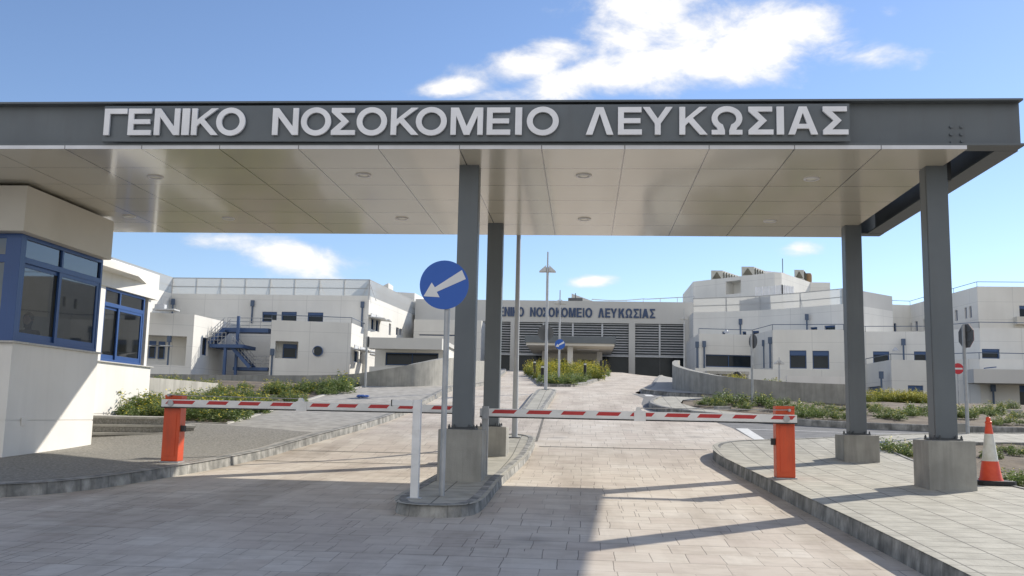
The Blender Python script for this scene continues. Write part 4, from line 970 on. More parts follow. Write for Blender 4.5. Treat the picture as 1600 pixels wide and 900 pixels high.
# ------------------------------------------------------------------ hospital buildings
class Bld:
    def __init__(s, name, loc, label, cat='building', group=None):
        s.root = thing(name, loc, label, cat, group); s.wall = MB(); s.jobs = []
    def vol(s, pts, z0, z1, wins=(), roof=True, reveal=.28, mesh=None):
        """pts: closed footprint, the visible side listed left to right. wins: (edge, u0, v0, u1, v1, kind) in photo pixels or edge + ('m', a, z)..."""
        pts = [Vector((p[0], p[1])) for p in pts]; n = len(pts)
        for e in range(n):
            a, b = pts[e], pts[(e+1) % n]; d = (b-a); L = d.length
            if L < 1e-3: continue
            d = d/L; nn = Vector((d.y, -d.x))
            holes = []
            for w in wins:
                if w[0] != e: continue
                off = 1.5 if w[5].startswith('r_') else 0
                q = []
                for (u, v) in ((w[1], w[2]), (w[3], w[4])):
                    r_ = ray(u, v); den = r_.x*nn.x+r_.y*nn.y; t = (a.x*nn.x+a.y*nn.y-off)/den; P = EYEV+r_*t
                    q.append(((P.x-a.x)*d.x+(P.y-a.y)*d.y, P.z))
                if off:
                    s.jobs.insert(0, (a-nn*1.5, d, nn, (min(q[0][0], q[1][0]), max(q[0][0], q[1][0]), min(q[0][1], q[1][1]), max(q[0][1], q[1][1])), w[5][2:], .07)); continue
                u0, u1 = max(.02, min(q[0][0], q[1][0])), min(L-.02, max(q[0][0], q[1][0])); v0, v1 = max(z0+.02, min(q[0][1], q[1][1])), min(z1-.02, max(q[0][1], q[1][1]))
                if u1-u0 < .05 or v1-v0 < .05: continue
                holes.append((u0, u1, v0, v1)); s.jobs.append((a, d, nn, (u0, u1, v0, v1), w[5], reveal if w[5] != 'recess' else 1.6))
            us = sorted({0, L} | {h[i] for h in holes for i in (0, 1)}); vs = sorted({z0, z1} | {h[i] for h in holes for i in (2, 3)})
            P3 = lambda u, z, dep=0: (a.x+d.x*u-nn.x*dep, a.y+d.y*u-nn.y*dep, z)
            for i in range(len(us)-1):
                for j in range(len(vs)-1):
                    uc, vc = (us[i]+us[i+1])/2, (vs[j]+vs[j+1])/2
                    if any(h[0] < uc < h[1] and h[2] < vc < h[3] for h in holes): continue
                    s.wall.face([P3(us[i], vs[j]), P3(us[i+1], vs[j]), P3(us[i+1], vs[j+1]), P3(us[i], vs[j+1])], [(us[i], vs[j]), (us[i+1], vs[j]), (us[i+1], vs[j+1]), (us[i], vs[j+1])])
            for (h, job) in zip(holes, s.jobs[-len(holes):] if holes else []):
                u0, u1, v0, v1 = h; dp = job[5]
                for q in ((u0,v0,u1,v0),(u1,v0,u1,v1),(u1,v1,u0,v1),(u0,v1,u0,v0)):
                    s.wall.face([P3(q[0],q[1]), P3(q[0],q[1],dp), P3(q[2],q[3],dp), P3(q[2],q[3])], [(1.5,1.2),(1.6,1.2),(1.6,1.3),(1.5,1.3)])
                if job[4] == 'recess': s.wall.face([P3(u0,v0,dp), P3(u1,v0,dp), P3(u1,v1,dp), P3(u0,v1,dp)], [(u0,v0),(u1,v0),(u1,v1),(u0,v1)])
        if roof:
            tri = tessellate_polygon([[Vector((p.x, p.y, 0)) for p in pts]])
            for t in tri: s.wall.face([(pts[i].x, pts[i].y, z1-.002) for i in t], [(1.5, 1.2)]*3)
        return s
    def finish(s):
        s.wall.build('wall', 'white_wall', s.root)
        for a, d, nn, (u0, u1, v0, v1), kind, dp in s.jobs:
            if kind == 'recess': continue
            s.window(a, d, nn, u0, u1, v0, v1, kind, dp)
        return s
    def window(s, a, d, nn, u0, u1, v0, v1, kind, dp):
        P3 = lambda u, z, dep: Vector((a.x+d.x*u-nn.x*dep, a.y+d.y*u-nn.y*dep, z))
        d3 = Vector((d.x, d.y, 0)); n3 = Vector((nn.x, nn.y, 0)); up = Vector((0, 0, 1))
        f = MB(); t = .09; q = dp-.06
        def bx(ua, ub, za, zb, dd=q, th=.04): f.obox(P3((ua+ub)/2, (za+zb)/2, dd), d3*(ub-ua)/2, n3*th, up*(zb-za)/2)
        bx(u0, u0+t, v0, v1); bx(u1-t, u1, v0, v1); bx(u0+t, u1-t, v0, v0+t); bx(u0+t, u1-t, v1-t, v1)
        vtop = v1
        if kind == 'blue':
            sh = min(.55, (v1-v0)*.26); vtop = v1-sh
            bx(u0+t, u1-t, vtop-.05, vtop)
        nm = max(1, int(round((u1-u0)/(1.6 if kind != 'ribbon' else 2.6))))
        for k in range(1, nm): uu = u0+(u1-u0)*k/nm; bx(uu-.03, uu+.03, v0+t, vtop-.05)
        w = f.build('window', 'blue_far', s.root)
        if kind == 'blue':
            sbm = MB(); sbm.obox(P3((u0+u1)/2, (vtop+v1)/2, q-.06), d3*((u1-u0)/2-.01), n3*.05, up*((v1-vtop)/2-.01)); sbm.build('shutter_box', 'blue_far', w)
        g_ = MB(); g_.face([P3(u0+.01, v0+.01, dp-.015), P3(u1-.01, v0+.01, dp-.015), P3(u1-.01, v1-.01, dp-.015), P3(u0+.01, v1-.01, dp-.015)]); g_.build('pane', 'darkglass', w)
    def screen(s, pts, z0, z1):
        """perforated metal parapet along a line, with posts, rails and raking stays behind"""
        pts = [Vector((p[0], p[1])) for p in pts]; sc_ = MB(); fr = MB(); L = 0
        for a, b in zip(pts, pts[1:]):
            d = (b-a); l = d.length; d = d/l; nn = Vector((d.y, -d.x))
            sc_.face([(a.x, a.y, z0), (b.x, b.y, z0), (b.x, b.y, z1), (a.x, a.y, z1)], [(L, 0), (L+l, 0), (L+l, z1-z0), (L, z1-z0)])
            for z in (z1-.03, z0+(z1-z0)*.45): fr.bar((a.x-nn.x*.04, a.y-nn.y*.04, z), (b.x-nn.x*.04, b.y-nn.y*.04, z), .06, .06)
            k = max(1, int(l/2.6))
            for i in range(k+1):
                q = a+d*l*i/k-nn*.08
                fr.bar((q.x, q.y, z0-.4), (q.x, q.y, z1), .08, .08)
                if i % 2 == 0: e_ = q-nn*1.0+d*.5; fr.bar((q.x, q.y, z0+(z1-z0)*.8), (e_.x, e_.y, z0-.4), .07, .07)
            L += l
        o = sc_.build('parapet_screen', 'screen', s.root); fr.build('screen_frame', 'slat', o)
    def rail(s, pts, z, h=.55, sp=4.):
        mb = MB(); pts = [Vector((p[0], p[1])) for p in pts]
        mb.tube([(p.x, p.y, z+h) for p in pts], .035, 6)
        for a, b in zip(pts, pts[1:]):
            k = max(1, int((b-a).length/sp))
            for i in range(k+1): q = a+(b-a)*i/k; mb.tube([(q.x, q.y, z-.05), (q.x, q.y, z+h)], .025, 5)
        mb.build('roof_railing', 'pipe_blue', s.root)
    def pipe(s, u, v0, v1, Y):
        a = atY(u, v0, Y); b = atY(u, v1, Y); mb = MB()
        mb.box(a.x-.17, a.x+.17, Y-.26, Y-.02, a.z-.62, a.z); mb.tube([(a.x, Y-.12, a.z-.621), (a.x, Y-.12, b.z)], .085, 8); mb.build('downpipe', 'pipe_blue', s.root)
    def awn(s, u0, u1, v, a2, nn_, n=0):
        pass
def pz_(u, v, z): p = atZ(u, v, z); return (p.x, p.y)
LV = 15.25
# ---- left wing
B = Bld('hospital_wing', (-33, 96, 5), 'long white left wing with mesh roof parapet behind the blue stairs')
q0, q1, q2 = pz_(270.5, 433.5, LV), pz_(578, 436.5, LV), pz_(650, 471, LV)
qL = pz_(176, 402, LV)
solid = 13.55
B.vol([qL, q0, q1, q2, (q2[0]-2, q2[1]+8), (q0[0]-6, q2[1]+8), (qL[0]-16, qL[1]+2)], 1.5, solid, [(1,410,487,432,503,'blue'),(1,440,487,463,503,'blue'),(1,481,488,504.5,503.5,'blue'),
    (2,580.5,497,585.5,516,'plain'),(2,587.5,499,592.5,519,'plain'),(2,608,505,610.5,524,'plain'),(2,619,511,623,524.5,'plain'),(2,624.5,513,628,524.5,'plain')])
B.screen([qL, q0, q1, q2], solid, LV)
B.pipe(271.5+.0, 467, 495, q0[1]-.3+0*1); B.pipe(395.5, 469.5, 505, q0[1]+(q1[1]-q0[1])*.4); B.pipe(567, 471.5, 512, q1[1])
# sun shades on the flank
def shade(bld, u, v, w, Y):
    p = atY(u, v, Y); mb = MB(); mb.obox((p.x+.5, p.y, p.z), (.75, .1, -.06), (-.1, w, 0), (.01, .0, .04)); mb.obox((p.x-.05, p.y, p.z+.22), (.04, 0, 0), (0, w, 0), (0, 0, .25)); mb.build('sun_shade', 'slat', bld.root)
B.finish()
d_ = Vector((q2[0]-q1[0], q2[1]-q1[1]))
shade(B, 584, 497.5, 1.1, q1[1]+d_.y*.06); shade(B, 592, 500, 1.1, q1[1]+d_.y*.18)
# blocks behind the left wing
B = Bld('hospital_block', (-19, 122, 6), 'white stepped block with two sunlit recesses, left of the blue round sign')
D0, D1, D2 = pz_(606, 455.5, 16.5), pz_(648, 458, 16.5), pz_(735, 505, 16.5)
B.vol([D0, D1, D2, (D2[0]-3, D2[1]+10), (D0[0], D2[1]+10)], 4, 16.5, [(1,650,480,661,499,'recess'),(1,663,489,672,500,'recess')], reveal=.3)
C0 = atY(647, 499, 108); C1 = atY(712, 500, 108)
B.vol([(C0.x, 108), (C1.x+3, 108), (C1.x+3, 118), (C0.x, 118)], 4, C0.z, [(0,655,522.2,712,525,'plain')])
B.finish()
B.pipe(674.5, 484, 499, 121)
mb = MB(); a = atY(590, 451, 118); b = atY(607, 442, 118); mb.prism([(a.x, 118), (b.x, 118), (b.x, 121), (a.x, 121)], a.z-1.5, lambda p: a.z+(b.z-a.z)*(p[0]-a.x)/(b.x-a.x)); mb.build('roof_light', 'white_wall', B.root)
# ---- front left block with the round window
BZ2 = 10.2
B = Bld('hospital_block', (-25, 92, 5), 'white front block with a round porthole window, right of the blue stairs')
f0, f1, f2 = pz_(424.5, 500, BZ2), pz_(549.5, 504.5, BZ2), pz_(598, 525.5, BZ2)
B.vol([f0, f1, f2, (f2[0]-1, f2[1]+6), (f0[0], f2[1]+6)], 1.5, BZ2, [(0,430.5,532.5,465,560.5,'recess'),(0,442.5,537.5,463,560.2,'r_blue'),(1,553.5,547,560,567,'plain'),(1,562.5,549.5,568.5,569,'plain'),(1,578,555,583,571,'plain'),(1,585,556.5,590,571,'plain')])
B.finish()
yc = f0[1]+(f1[1]-f0[1])*.58-.03
c_ = atY(496.6, 548.7, yc); rr = 8.4*yc/F
mb = MB(); n = 32; ring = [[(rr*math.cos(2*math.pi*k/n), rr*math.sin(2*math.pi*k/n)) for k in range(n)], [(rr*.86*math.cos(2*math.pi*k/n), rr*.86*math.sin(2*math.pi*k/n)) for k in range(n)]]
mb.plate(ring, (c_.x, yc-.08, c_.z), (1,0,0), (0,0,1), .10); w = mb.build('round_window', 'blue_far', B.root)
mb = MB(); disc(mb, (c_.x, yc-.03, c_.z), Vector((1,0,0)), Vector((0,0,1)), rr*.87, .02); mb.build('pane', 'darkglass', w)
B.rail([f0, f1, f2], BZ2, .5, 5)
shade(B, 558, 547, .9, f1[1]+1.2); shade(B, 567.5, 550, .9, f1[1]+2.6); shade(B, 583, 555.5, .9, f1[1]+5.0)
B.pipe(426.5, 545, 588, f0[1]+.1)
# ---- flat white pavilion with the long window
B = Bld('hospital_annex', (-14, 80, 5), 'low white pavilion with one long dark window behind the left retaining wall')
e0 = atY(576, 527, 78); e1 = atY(691, 526, 78)
mb = MB(); mb.box(e0.x, e1.x, 78, 79.2, atY(640, 545.5, 78).z, e0.z); mb.box(e0.x, e1.x, 79.2, 92, e0.z-.35, e0.z-.02)
mb.build('parapet_band', 'white_wall', B.root)
B.vol([(e0.x-.3, 82), (e1.x-.2, 82), (e1.x-.2, 92), (e0.x-.3, 92)], 4, e0.z-.36, [(0,602.5,550.5,684.5,572,'ribbon')])
mb = MB(); w0 = atY(577, 572.5, 78.1); w1 = atY(700, 572, 78.1); mb.box(w0.x, w1.x, 78.1, 78.4, 4, w0.z); mb.build('garden_wall', 'white_wall', B.root)
B.finish()
# ---- far left block and blue stair tower
B = Bld('hospital_block', (-38, 88, 5), 'white far left block with a parapet and a deep shaded recess, behind the kiosk')
h0, h1, h2 = pz_(205, 486.5, BZ2), pz_(304, 491.5, BZ2), pz_(372, 507.5, BZ2)
B.vol([h0, h1, h2, (h2[0]-1, h2[1]+5), (h0[0], h2[1]+6)], 1.5, BZ2, [(0,206,522,289,571.5,'recess'),(0,233.5,532.5,242.5,560,'r_blue'),(0,248,533.5,256.5,561,'r_blue'),(0,206,584,287,600,'recess'),(1,317,527,324,556,'plain'),(1,313,587,322,596,'plain')])
B.finish()
yy = h0[1]+1.62
for u0, u1 in ((234,246),(249,261)):
    a = atY(u0, 532, yy); b = atY(u1, 560, yy)
    mb = MB(); mb.box(a.x-.3, b.x+.5, yy-.8, yy-.12, a.z-.55, a.z-.47); mb.build('sun_shade', 'slat', B.root)
B.pipe(266, 524, 571, yy-.05)
a = atY(238, 484, h0[1]-.4); mb = MB(); mb.box(a.x, a.x+2.0, a.y, a.y+1.2, a.z, a.z+.12); mb.box(a.x, a.x+.9, a.y+.4, a.y+.9, a.z+.13, a.z+.55); mb.build('roof_light', 'slat', B.root)
stair = thing('fire_escape', (-32, 86, 5), 'blue steel fire escape stairs between the white left blocks', 'stairs')
YS1, YS2, YS3 = 86.5, 87.8, 89.2
def pb_(u, v, Y): return atY(u, v, Y)
mb = MB()
a, b = pb_(352, 516.5, YS3), pb_(424, 516.5, YS3); mb.box(a.x, b.x, YS3-.9, YS3+.9, a.z-.2, a.z+.2); mb.build('upper_walkway', 'blue_far', stair)
mb = MB(); a, b = pb_(369, 576.5, YS3), pb_(423, 576.5, YS3); mb.box(a.x, b.x, YS3-.9, YS3+.9, a.z-.15, a.z+.15)
mb.build('lower_walkway', 'blue_far', stair)
mb = MB(); a, b = pb_(327, 540, YS1), pb_(379, 540, YS1); mb.box(a.x, b.x, YS1, YS3+.9, a.z-.16, a.z+.16); mb.build('landing', 'blue_far', stair); zl = a.z+.16
for u, v0, v1, Y in ((352.5,543,592,YS1+.2),(373,494,592,YS1+1.2)):
    a, b = pb_(u, v0, Y), pb_(u, v1, Y); mb = MB(); mb.box(a.x-.12, a.x+.12, Y-.12, Y+.12, b.z-1, a.z); mb.build('post', 'blue_far', stair)
def flight(A_, B_, w, name):
    mb = MB(); A_, B_ = Vector(A_), Vector(B_); k = 11
    for s_ in (-w/2, w/2): mb.bar(A_+Vector((0, s_, 0)), B_+Vector((0, s_, 0)), .08, .32)
    for i in range(1, k): p = A_+(B_-A_)*i/k; mb.box(p.x-.16, p.x+.16, p.y-w/2+.05, p.y+w/2-.05, p.z, p.z+.05)
    fo = mb.build(name, 'blue_far', stair)
    rl = MB()
    for s_ in (-w/2, w/2):
        for h_ in (.4, .72, 1.05): rl.tube([A_+Vector((0, s_, h_)), B_+Vector((0, s_, h_))], .03, 5)
        for i in range(0, k+1, 2): p = A_+(B_-A_)*i/k+Vector((0, s_, 0)); rl.tube([p, p+Vector((0,0,1.05))], .025, 5)
    rl.build('handrail', 'galv', fo)
a, b = pb_(331, 537, YS1+.9), pb_(349, 513, YS1+.9); flight((a.x, YS1+.9, a.z), (b.x, YS2+.6, b.z), 1.5, 'stair_flight')
a, b = pb_(358, 537.5, YS2+1), pb_(371, 514, YS2+1); 
a2, b2 = pb_(366, 543, YS1+1.2), pb_(391, 574, YS1+1.2); flight((a2.x, YS1+1.2, a2.z), (b2.x, YS2+.4, b2.z), 1.4, 'stair_flight')
for (ua, ub, v, Y) in ((355,424,513.5,YS3-.85),(392,423,573.5,YS3-.85),(328,352,537,YS1+.05)):
    rl = MB(); a, b = pb_(ua, v, Y), pb_(ub, v, Y)
    for h_ in (.35, .7, 1.05): rl.tube([a+Vector((0,0,h_)), Vector((b.x, Y, a.z+h_))], .03, 5)
    for k in range(5): x = a.x+(b.x-a.x)*k/4; rl.tube([(x, Y, a.z), (x, Y, a.z+1.05)], .03, 5)
    rl.build('handrail', 'galv', stair)
# ---- entrance hall
YFAC = 112
B = Bld('entrance_hall', (0, 114, 7), 'wide white entrance hall with louvred bays and blue Greek lettering above the ramp')
a = atY(688, 469.5, YFAC); b = atY(1084, 470.5, YFAC); ztop = (a.z+b.z)/2
lt, lb = atY(890, 504, YFAC).z, atY(890, 554, YFAC).z
U = lambda u: atY(u, 520, YFAC).x
# front wall as band above, piers, opened bays
mb = MB()
def wq(x0, x1, z0, z1, y=YFAC): mb.face([(x0,y,z0),(x1,y,z0),(x1,y,z1),(x0,y,z1)], [(x0,z0),(x1,z0),(x1,z1),(x0,z1)])
xa, xb = a.x-3, b.x
mb.box(xa, xb, YFAC, YFAC+.8, lt, ztop); mb.box(xa, xb, YFAC+.8, YFAC+14, ztop-.8, ztop-.5)
bays = [(690,797.5),(809.5,982.5),(992.5,1070.5)]
piers = [(797.5,809.5),(982.5,992.5),(1070.5,1084)]
for p0, p1 in piers: mb.box(U(p0), U(p1) if p1 < 1084 else xb, YFAC+.001, YFAC+.8, 5.5, lt-.001)
mb.build('wall', 'white_wall', B.root)
mb = MB(); mb.box(xa, xb, YFAC+14, YFAC+14.3, 5, ztop-.01); mb.box(xa, xa+.3, YFAC+.81, YFAC+13.9, 5, ztop-.01); mb.box(xb-.3, xb, YFAC+.81, YFAC+13.9, 5, ztop-.01); mb.build('rear_wall', 'white_wall', B.root)
for p0, p1 in bays:
    x0, x1 = U(p0), U(p1)
    mb = MB(); mb.box(x0, x1, YFAC+.55, YFAC+.6, lb, lt-.02); lv = mb.build('louvre_bay', 'darkvoid', B.root)
    mb = MB(); k = 13
    for i in range(k): z = lt-.12-(lt-lb-.2)*i/(k-1); mb.obox(((x0+x1)/2, YFAC+.3, z), ((x1-x0)/2-.02, 0, 0), (0, .09, .03), (0, -.012, .038))
    mb.build('louvre_slats', 'slat', lv)
    mb = MB()
    for u in (849,895,941,1031,745):
        if p0 < u < p1: mb.box(U(u)-.1, U(u)+.1, YFAC+.12, YFAC+.52, lb, lt-.03)
    mb.box(x0, x1, YFAC+.1, YFAC+.5, lb-.16, lb-.02)
    mb.build('mullions', 'slat', lv)
    mb = MB(); mb.box(x0, x1, YFAC+.5, YFAC+.55, 5.5, lb-.17); gl_ = mb.build('glazed_front', 'darkglass', B.root)
    mb = MB(); kk = max(2, int((x1-x0)/2.4))
    for i in range(1, kk): x = x0+(x1-x0)*i/kk; mb.box(x-.05, x+.05, YFAC+.44, YFAC+.499, 5.6, lb-.2)
    mb.build('glazing_bars', 'signback', gl_)
# lettering
yl = YFAC-.12
fx_ = lambda u: 828+(u-425)*.2175
zb_, zt_ = atY(880, 495.2, yl).z, atY(880, 480.8, yl).z; cap2 = zt_-zb_
for ch, u0, u1 in LET:
    x0, x1 = atY(fx_(u0), 488, yl).x, atY(fx_(u1), 488, yl).x
    mid = atY(fx_((u0+u1)/2), 488, yl)
    mb = MB(); mb.plate(glyph(ch, (x1-x0)/cap2, .19), (x0, yl, zb_), (cap2, 0, 0), (0, 0, cap2), .1); mb.build('letter', 'letter_blue', B.root)
# porch
YP = 98
pa, pb = atY(820, 525.5, YP), atY(962.5, 526.5, YP); pzb = atY(890, 536, YP).z; pzt = atY(890, 525.5, YP).z
mb = MB(); mb.box(pa.x, pb.x, YP, YFAC-.4, pzb, pzt); po = mb.build('porch_canopy', 'steel', B.root)
mb = MB(); mb.box(pa.x+.15, pb.x-.15, YP+.15, YFAC-.5, pzb-.25, pzb-.003); mb.build('porch_soffit', 'kiosk_roof', po)
for u, Y in ((891, YP+1.5),(851, YP+9),(937, YP+9)):
    p = atY(u, 550, Y); mb = MB(); mb.box(p.x-.28, p.x+.28, Y-.28, Y+.28, 5.5, pzb-.251); mb.build('porch_column', 'white_wall', B.root)
mb = MB(); p0, p1 = atY(856, 556, 110), atY(941, 556, 110); mb.box(p0.x, p1.x, 110, 110.3, 5.5, atY(890, 552, 110).z)
mb.build('porch_wall', 'kiosk_roof', B.root)
for u0, u1 in ((866,886),(908,926)):
    a, b = atY(u0, 562, 109.95), atY(u1, 590, 109.95); mb = MB(); mb.box(a.x, b.x, 109.9, 109.98, b.z, a.z); mb.build('door', 'darkglass', B.root)
for u0, u1 in ((852,882),(902,936)):
    a, b = atY(u0, 541, YP+6), atY(u1, 541, YP+6); mb = MB(); mb.box(a.x, b.x, YP+5, YP+6, pzb-.30, pzb-.252); mb.build('porch_light', 'lip', po)
# curved roof edge and little roof units
mb = MB(); k = 24
pts = []
for i in range(k+1):
    u = 925+(1085-925)*i/k; v = 467.5+ (2.2*math.sin((u-925)/150*math.pi*2.0) if u < 1010 else 0)+(0 if u < 1010 else -4*(u-1010)/75); p = atY(u, v, 118); pts.append(p)
mb.tube(pts, .05, 6)
for i in range(0, k+1, 4): mb.tube([pts[i], pts[i]-Vector((0, 0, .8))], .04, 5)
mb.build('roof_railing', 'slat', B.root)
mb = MB(); p = atY(899, 468.5, 118); mb.box(p.x-.9, p.x+.9, 118, 119, p.z-.8, p.z+.25); mb.tube([(p.x, 118.5, p.z), (p.x, 118.5, p.z+.9)], .06, 6); mb.build('roof_vent', 'signback', B.root)
mb = MB(); p = atY(910, 466, 122); mb.prism([(p.x-1.4, 122), (p.x+2.2, 122), (p.x+2.2, 126), (p.x-1.4, 126)], p.z-2, lambda q: p.z+.6-.35*(q[0]-p.x+1.4)); mb.build('roof_light', 'white_wall', B.root)
# ---- right wing
RV = 15.3
B = Bld('hospital_wing', (19, 100, 5), 'curved white right wing with mesh roof parapet and blue downpipes')
rs_ = [pz_(1083, 466, RV), pz_(1135, 464.3, RV), pz_(1187, 462, RV), pz_(1250, 457, RV), pz_(1318, 450.3, RV), pz_(1350, 455, RV), pz_(1394, 463, RV)]
B.vol(rs_+[(rs_[-1][0]+2, 112), (rs_[0][0], 116)], 3, 13.7, [(2,1178,517.5,1190,523,'blue'),(0,1128,518,1140,526,'plain'),(1,1160,518,1166,526,'plain')] if 0 else [(0,1128.5,518,1133,526,'plain'),(1,1160,518,1166,524,'blue'),(1,1176,517,1186,524,'blue'),(3,1266,511.5,1277,517,'blue'),(3,1288,509,1305,516,'blue')])
B.screen(rs_[:5], 13.7, RV); B.finish()
mb = MB()
for a, b in zip(rs_[4:], rs_[5:]): mb.prism([a, b, (b[0]+.05, b[1]+.5), (a[0]-.05, a[1]+.5)], 13.701, RV)
mb.build('parapet_band', 'white_wall', B.root)
B.pipe(1156.5, 498.5, 524, rs_[1][1]-.6); B.pipe(1260, 491, 516, rs_[3][1]-.8)
# roof storey
B2 = Bld('roof_storey', (20, 110, 13), 'white plant room storey on the roof of the right wing under the ventilation units')
TV = 19.4
t0, t1, t2, t3, t4 = pz_(1083, 440, TV), pz_(1210, 425.5, TV), pz_(1221, 425.5, TV), pz_(1266, 441, TV), pz_(1297, 441.5, TV)
B2.vol([t0, t1, t2, t3, t4, (t4[0], 136), (t0[0], 136)], 13.7, TV, [(0,1134,440,1157.5,458,'recess')]); B2.finish()
gp = [pz_(1181, 449, 16.6), pz_(1222, 445.5, 16.6), pz_(1239, 448, 16.6)]
mb = MB()
for a, b in zip(gp, gp[1:]): mb.prism([a, b, (b[0], b[1]+.08), (a[0], a[1]+.08)], 13.75, 16.6)
mb.build('glass_screen', 'fence', B2.root); mb = MB()
for a, b in zip(gp, gp[1:]):
    for k in range(5): mb.box(a[0]+(b[0]-a[0])*k/4-.06, a[0]+(b[0]-a[0])*k/4+.06, a[1]+(b[1]-a[1])*k/4-.08, a[1]+(b[1]-a[1])*k/4-.01, 13.75, 16.65)
mb.build('screen_posts', 'letter', B2.root)
def acunit(u0, u1, um, v0, v1, Y, label, dep=5):
    a, b, c_ = atY(u0, v0, Y), atY(um, v0, Y), atY(u0, v1, Y); e_ = atY(u1, v0+4, Y+dep)
    o = thing('ventilation_unit', (a.x, Y, c_.z-.5), label, 'ventilation unit', 'ventilation units on the hospital roof')
    mb = MB(); mb.prism([(a.x, Y), (b.x, Y), (e_.x, Y+dep), (e_.x-(b.x-a.x), Y+dep)], c_.z-.9, a.z); mb.build('casing', 'ac', o)
    w = b.x-a.x; h_ = a.z-c_.z; mb = MB(); mb.plate([[(.1*w,.1*h_),(.9*w,.1*h_),(.55*w,.8*h_),(.45*w,.8*h_)]], (a.x, Y-.03, c_.z), (1,0,0), (0,0,1), .02); mb.build('intake', 'ac_dark', o)
    mb = MB(); dx, dy = e_.x-b.x, dep
    for k in range(7):
        t = (k+.5)/7; mb.box(b.x+dx*t, b.x+dx*t+.05, Y+dy*t-.22, Y+dy*t+.22, c_.z, a.z-.15)
    mb.build('side_grille', 'ac_dark', o)
acunit(1111, 1157, 1129, 422.5, 437, 123.5, 'leftmost of the boxy ventilation units on the right wing roof')
acunit(1158.5, 1204, 1178, 416.5, 431, 119, 'tallest boxy ventilation unit in the middle of the right wing roof')
acunit(1241, 1262, 1256, 421.5, 436, 122, 'small dark green ventilation unit right of the roof antenna')
p = atY(1262.5, 434, 125); tank = thing('roof_tank', (p.x, 125, p.z), 'small brown barrel tank at the right end of the plant room roof', 'tank')
mb = MB(); mb.lathe((p.x, 125, p.z-.7), [(.45,0),(.5,.3),(.5,1.0),(.42,1.25),(.1,1.3)], 14); mb.build('barrel', mat('tank_brown', (.25,.16,.08), None, .6), tank, smooth=40)
mb = MB(); mb.box(p.x-.4, p.x+.4, 124.6, 125.4, p.z-1.2, p.z-.701); mb.build('stand', 'slat', tank)
p = atY(1223, 428, 119); an = thing('roof_antenna', (p.x, 119, p.z), 'thin mast antenna on the roof between the ventilation units', 'antenna')
mb = MB(); q = atY(1223, 404, 119); mb.tube([(p.x, 119, p.z-.8), (p.x, 119, q.z)], .05, 6); mb.build('mast', 'signback', an)
mb = MB(); mb.obox((p.x-1.0, 119, p.z+.1), (1.2, 0, -.12), (0, .5, 0), (.02, 0, .06)); mb.build('panel', 'letter', an)
# ---- lower right blocks
B = Bld('hospital_block', (25, 90, 4), 'two storey white block on the right with blue shuttered windows and dark ribbon window')
L2 = 10.4
g0, g1, g2, g3, g4 = pz_(1092, 521, L2), pz_(1175.5, 523.3, L2), pz_(1207, 515.3, L2), pz_(1318, 515, L2), pz_(1352, 518, L2)
g5, g6, g7 = pz_(1447, 518, L2), pz_(1530, 512, L2), pz_(1640, 513.5, L2)
B.vol([g0, g1, g2, g3, g4, g5, g6, g7, (g7[0], g7[1]+12), (g0[0], g0[1]+12)], 2.8, L2, [(0,1102.5,553.5,1185,575,'ribbon'),(2,1233.5,547.5,1260.5,576,'blue'),(2,1269.5,548,1296,576.5,'blue'),(4,1364,549,1390,567.5,'blue'),(4,1428,549,1452,566,'blue'),(6,1534,545,1562.5,560.5,'blue')]); B.finish()
B.rail([g0, g1, g2, g3, g4, g5, g6, g7], L2, .5, 6)
B.pipe(1089, 534, 575, g0[1]+.2); B.pipe(1100, 533, 575, g0[1]); B.pipe(1193, 531.5, 575, (g1[1]+g2[1])/2-.4); B.pipe(1202.5, 527, 575, g2[1]-.2+.6); B.pipe(1410.5, 529.5, 563, g5[1])
for u, v, Y in ((1135, 517, 100), (1399, 545, g5[1])):
    p = atY(u, v, Y-.3); mb = MB(); mb.lathe((p.x, p.y, p.z-.2), [(.3,0),(.28,.08),(.1,.3),(.02,.34)], 12); mb.build('wall_light', 'slat', B.root)
B = Bld('hospital_block', (33, 80, 3), 'low white front block at far right with a projecting flat entrance slab')
L3 = 7.2
k0, k1, k2, k3, k4 = pz_(1353, 569, L3), pz_(1392, 562, L3), pz_(1447, 563, L3), pz_(1530, 560.5, L3), pz_(1660, 563, L3)
B.vol([k0, k1, k2, k3, k4, (k4[0], k4[1]+8), (k0[0], k0[1]+3)], 2, L3, [(0,1355.5,605,1377.5,636,'blue'),(1,1418.5,602,1444,640,'blue'),(2,1484,601,1495,639,'blue'),(3,1592.5,602,1640,639,'blue')]); B.finish()
B.rail([k0, k1, k2, k3, k4], L3, .5, 6); B.pipe(1376, 580.5, 606, k1[1]+.6)
ys_ = k3[1]-2.5
a, b = atY(1521, 576.5, ys_), atY(1680, 578, ys_); zb_s = atY(1540, 598.5, ys_).z
mb = MB(); mb.prism([(a.x, ys_), (b.x, ys_-.5), (b.x, k3[1]+1.0), (a.x+.1, k3[1]-.05)], zb_s, a.z); mb.build('entrance_slab', 'white_wall', B.root)
B.pipe(1550.5, 600, 642, k3[1]-.1)
p = atY(1547, 576, ys_+.6); mb = MB(); mb.obox((p.x, p.y, p.z+.08), (.4, 0, .05), (0, .25, 0), (0, 0, .04)); mb.build('slab_light', 'blue_far', B.root)
B = Bld('hospital_wing', (42, 104, 6), 'tall white far right wing with an angled corner and slim paired windows')
R3 = 16.55
m0, m1, m2, m3, m4 = pz_(1388, 475.5, R3), pz_(1422, 476.7, R3), pz_(1490, 457.5, R3), pz_(1526.5, 447.5, R3), pz_(1660, 448.5, R3)
